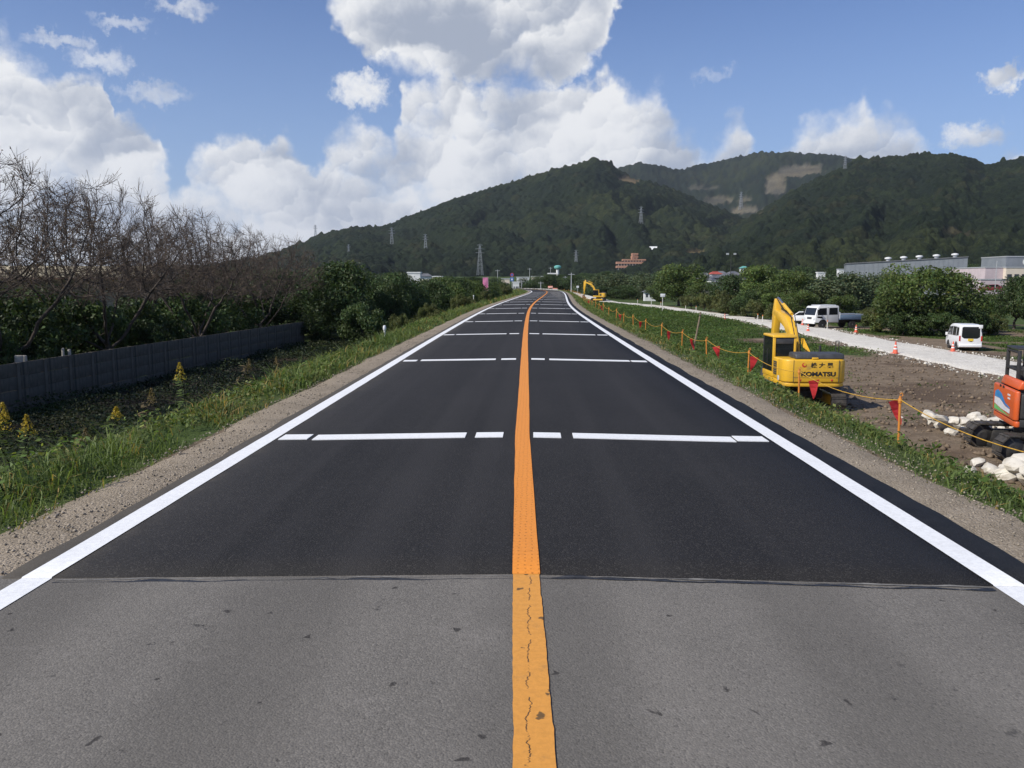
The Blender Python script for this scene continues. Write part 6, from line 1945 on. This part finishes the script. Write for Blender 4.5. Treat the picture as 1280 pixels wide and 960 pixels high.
vill = [(884, 300, 346, 16), (899, 290, 350, 15), (915, 296, 348, 16), (930, 305, 347, 15), (880, 350, 341, 14), (893, 345, 344, 14), (908, 350, 342, 15), (922, 345, 342, 14), (935, 355, 341, 13), (901, 390, 339, 13), (916, 385, 339, 12), (888, 270, 353, 18), (906, 265, 354, 18), (924, 270, 352, 16), (872, 320, 347, 12)]
for i, (px, Y, top, w) in enumerate(vill):
    house('house with grey tiled hip roof in the village below the hill', px, Y, top, w, M_ROOFG, [M_WHITEW, M_CREAMW, M_WALLD][i % 3], rz=(i * .7) % 1.2 - .6)
house('house with a red roof among the grey village roofs', 894, 372, 339.5, 14, M_ROOFR, rz=.2)
house('small white shed with pale green roof above the village', 930, 420, 333, 9, M_TEAL, name='shed', group='far small buildings')
house('small white building left of the factory hall', 1026, 300, 340, 9, M_WHITEW, name='shed', group='far small buildings', flat=True)
house('low white house behind the willows', 1052, 330, 336, 9, M_GALV, name='shed', group='far small buildings', flat=True)
def house_far(label, px, base_px, top, wpx, roofm, wallm, name='house', grp='far small buildings'):
    h = hit(px, base_px); house(label, px, h.y, top, wpx, roofm, wallm, grp, h.z - 1.0, 0, name)
# ---- white houses on the left
house('white two storey house above the shrubs left of the road', 518, 250, 340, 16, M_WHITEW, M_WHITEW, 'far houses left of the road', flat=True)
house('white house with a roof tank left of the road', 532, 262, 342, 14, M_ROOFG, M_WHITEW, 'far houses left of the road')
house('pale low house right of the white houses', 547, 275, 345, 12, M_WHITEW, M_CREAMW, 'far houses left of the road', flat=True)
house('beige house low behind the roadside shrubs', 531, 240, 350, 12, M_CREAMW, M_CREAMW, 'far houses left of the road')
for i, (px, Y, top, w, rm, wm) in enumerate([(654, 330, 346, 16, M_GALV, M_WHITEW), (632, 350, 348, 10, M_GALV, M_CREAMW), (672, 400, 345, 16, M_GALV, M_CREAMW), (645, 300, 352, 8, M_WHITEW, M_WHITEW), (690, 380, 347, 10, M_ROOFG, M_WHITEW)]):
    house('flat pale house in the cluster at the far end of the road', px, Y, top, w, rm, wm, 'houses at the far end of the road', flat=i != 4)
house('grey house with pale gable between the trees beyond the gravel road', 812, 215, 366, 14, M_ROOFG, M_WHITEW, 'far small buildings')
house('grey roof showing between the trees left of the round tree', 806, 232, 352, 12, M_ROOFG, M_WALLD, 'far small buildings')
# ---- stepped terracotta hotel on the hill foot
hp = hit(789, 338, 420); Yh = hp.y
t = thing('terrace_hotel', 'stepped terracotta building with long balconies at the foot of the hill', 'building', (at_depth(789, 338, Yh).x, Yh, hp.z - 2), 0)
def z_at(py): return at_depth(789, py, Yh).z - (hp.z - 2)
kx = Yh / FPX
for i, (l, r, y0, y1) in enumerate([(-17.5, 17.5, 337, 332.2), (-17.5, 17.5, 332, 327.2), (-10, 17.5, 327, 324), (1, 8, 323.8, 320), (1.5, 8, 319.8, 316.5)]):
    zb, zt = z_at(y0) if i else 0, z_at(y1)
    fl = MB().bb(l * kx, r * kx, 1.2, 12, zb, zt).build('storey', M_WINB if i < 3 else M_BRICK, t)
    MB().bb(l * kx - .3, r * kx + .3, -.3, 12.3, zt - (zt - z_at(y0)) * .55, zt + .05).build('balcony', M_BRICK, fl)
    for j in range(int((r - l) / 3.5)):
        xx = (l + 1.8 + j * 3.5) * kx
        MB().bb(xx - .25, xx + .25, .3, 1.1, z_at(y0), zt - (zt - z_at(y0)) * .56).build('pier', M_CREAMW, fl)
# ---- white slab roof on the slope, water tower, pylons, poles
hp = hit(817, 316, 420)
t = thing('white_roof_shed', 'small building with a bright white roof on the wooded slope', 'building', (hp.x, hp.y, hp.z - 1), 0)
kx = hp.y / FPX
MB().bb(-4.2 * kx, 4.2 * kx, 0, 8, 0, 2.2 * kx + 1).build('wall', M_WALLD, t)
MB().add([(-5 * kx, -1, 2.2 * kx + 1.1), (3.5 * kx, -1, 2.2 * kx + 1.1), (5 * kx, 4, 8 * kx + 1), (-4.5 * kx, 4, 8 * kx + 1), (-5 * kx, -1, 2.2 * kx + .8), (3.5 * kx, -1, 2.2 * kx + .8), (5 * kx, 4.4, 8 * kx + .7), (-4.5 * kx, 4.4, 8 * kx + .7)],
         [(0, 1, 2, 3), (7, 6, 5, 4), (0, 4, 5, 1), (1, 5, 6, 2), (2, 6, 7, 3), (3, 7, 4, 0)]).build('roof', M_WHITEW, t)
Yt = 420.; p = at_depth(697, 347, Yt); g = gz(p.x, Yt); Ht = at_depth(697, 332, Yt).z - g
t = thing('water_tower', 'white water tower with a teal cap in front of the hill', 'tower', (p.x, Yt, g), 0)
MB().lathe([(.95, 0), (.75, Ht * .6), (.75, Ht * .82)], (0, 0, 0), 16).build('shaft', M_WHITEW, t, 0, smooth=True)
MB().lathe([(.75, Ht * .822), (1.7, Ht * .88), (1.8, Ht * .96), (1.2, Ht), (.2, Ht + .2)], (0, 0, 0), 16).build('tank', M_TEAL, t, 0, smooth=True)
MB().bb(-5.2, -.8, -.5, .5, Ht * .60, Ht * .66).build('side_arm', M_WHITEW, t)
M_PYL = pmat('grey_lattice_steel', (.30, .32, .34), (.24, .26, .28), 1, .6, metal=.2, bstr=0)
def pylon(label, px, base, top):
    h = hit(px, base, 380); H = (base - top) / FPX * h.y
    t = thing('pylon', label, 'pylon', (h.x, h.y, h.z - .5), .4, 'power pylons on the hills')
    wb = H * .085; r = max(.10, h.y / FPX * .22)
    leg = []
    for sx in (-1, 1):
        for sy in (-1, 1):
            MB().tube((sx * wb, sy * wb, 0), (sx * wb * .22, sy * wb * .22, H * .93), r, r * .8, 4).build('leg', M_PYL, t)
    br = MB(); n = 7
    for i in range(n):
        f0, f1 = i / n * .93, (i + 1) / n * .93
        w0, w1 = wb * (1 - .78 * f0 / .93), wb * (1 - .78 * f1 / .93)
        for (a, b) in (((-1, -1), (1, -1)), ((1, -1), (1, 1)), ((1, 1), (-1, 1)), ((-1, 1), (-1, -1))):
            br.tube((a[0] * w0, a[1] * w0, H * f0), (b[0] * w1, b[1] * w1, H * f1), r * .5, r * .5, 4); br.tube((b[0] * w0, b[1] * w0, H * f0), (a[0] * w1, a[1] * w1, H * f1), r * .5, r * .5, 4)
    br.build('bracing', M_PYL, t)
    for f in (.70, .82, .94):
        wa = H * (.16 if f < .9 else .10)
        MB().tube((-wa, 0, H * f), (0, 0, H * f + H * .03), r * .6, r * .8, 4).tube((wa, 0, H * f), (0, 0, H * f + H * .03), r * .6, r * .8, 4).tube((-wa, 0, H * f), (wa, 0, H * f), r * .6, r * .6, 4).build('cross_arm', M_PYL, t)
    MB().tube((0, 0, H * .93), (0, 0, H), r * .6, r * .4, 4).build('peak', M_PYL, t)
for (px, b, tp, lab) in ((394.5, 297, 281, 'lattice pylon on the low left end of the ridge'), (490, 310, 284, 'lattice pylon on the left slope above the evergreens'), (532, 316, 292, 'lattice pylon on the slope right above the white houses'),
                         (600, 343, 304, 'tallest looking lattice pylon at the hill foot behind the pink banner'), (720, 335, 312, 'lattice pylon on the hill foot near the water tower'), (801, 285, 258, 'pale lattice pylon on the spur above the hotel'),
                         (436, 320, 305, 'small lattice pylon low on the left slope'), (1056, 216, 195, 'lattice pylon on the crest of the right hill'), (926, 262, 240, 'lattice pylon in front of the quarry')):
    pylon(lab, px, b, tp)
def pole(label, px, base, top, Y, r=.13, arms=1, lamp=False, mat=None):
    p = at_depth(px, base, Y); g = gz(p.x, Y); H = at_depth(px, top, Y).z - g
    t = thing('utility_pole', label, 'pole', (p.x, Y, g), 0, 'utility poles')
    m = mat or M_GALV
    MB().tube((0, 0, 0), (0, 0, H), r, r * .7, 8).build('shaft', m, t)
    for i in range(arms): MB().bb(-.9, .9, -.06, .06, H - .5 - i * .8, H - .38 - i * .8).build('cross_arm', m, t)
    if lamp:
        for s in (-1, 1): MB().bb(s * 1.0 - .3, s * 1.0 + .3, -.3, .3, H - .1, H + .35).build('floodlight', M_GALV, t)
        MB().bb(-1.2, 1.2, -.05, .05, H - .2, H - .11).build('lamp_bar', M_BLK, t)
pole('tall dark floodlight mast beside the village', 913, 352, 318, 230, .11, 0, True, M_BLK)
pole('white pole with a lamp arm at the far bend of the road', 714, 362, 341, 235, .14, 1)
pole('utility pole left of the white pole at the far bend', 706.5, 362, 345, 300, .12, 2)
for i, (px, top, Y) in enumerate([(662, 335, 360), (688, 334, 400), (652, 350, 260), (676, 352, 270), (622, 337, 330)]):
    pole('thin grey utility pole among the far houses', px, 356, top, Y, .12, 1)
pole('grey pole in front of the pink office wing', 1244, 358, 326, 140, .07, 0)
p = at_depth(722, 360, 205); 
t = thing('field_sign', 'small grey sign on a post by the rope fence at the far bend', 'sign', (p.x, 205, gz(p.x, 205)), 0)
Hq = at_depth(722, 357, 205).z - gz(p.x, 205); MB().tube((0, 0, 0), (0, 0, Hq), .05).build('pole', M_GALV, t); MB().box((0, -.07, Hq - .3), (.6, .03, .5)).build('board', M_SIGNW, t)

# ---- summer haze: thin even air over the whole valley
HAZE = True
if HAZE:
    m, k = new_mat('thin_haze')
    pv = k.n('ShaderNodeVolumePrincipled')
    pv.inputs['Color'].default_value = (.78, .86, 1.0, 1)
    pv.inputs['Density'].default_value = .000055
    pv.inputs['Anisotropy'].default_value = 0.2
    o_ = k.n('ShaderNodeOutputMaterial'); m.node_tree.links.new(pv.outputs[0], o_.inputs['Volume'])
    o = MB().bb(-7500, 7500, -60, 9500, -6, 640).build('haze', m)
    tag(o, 'thin pale haze filling the valley', 'haze', kind='stuff')
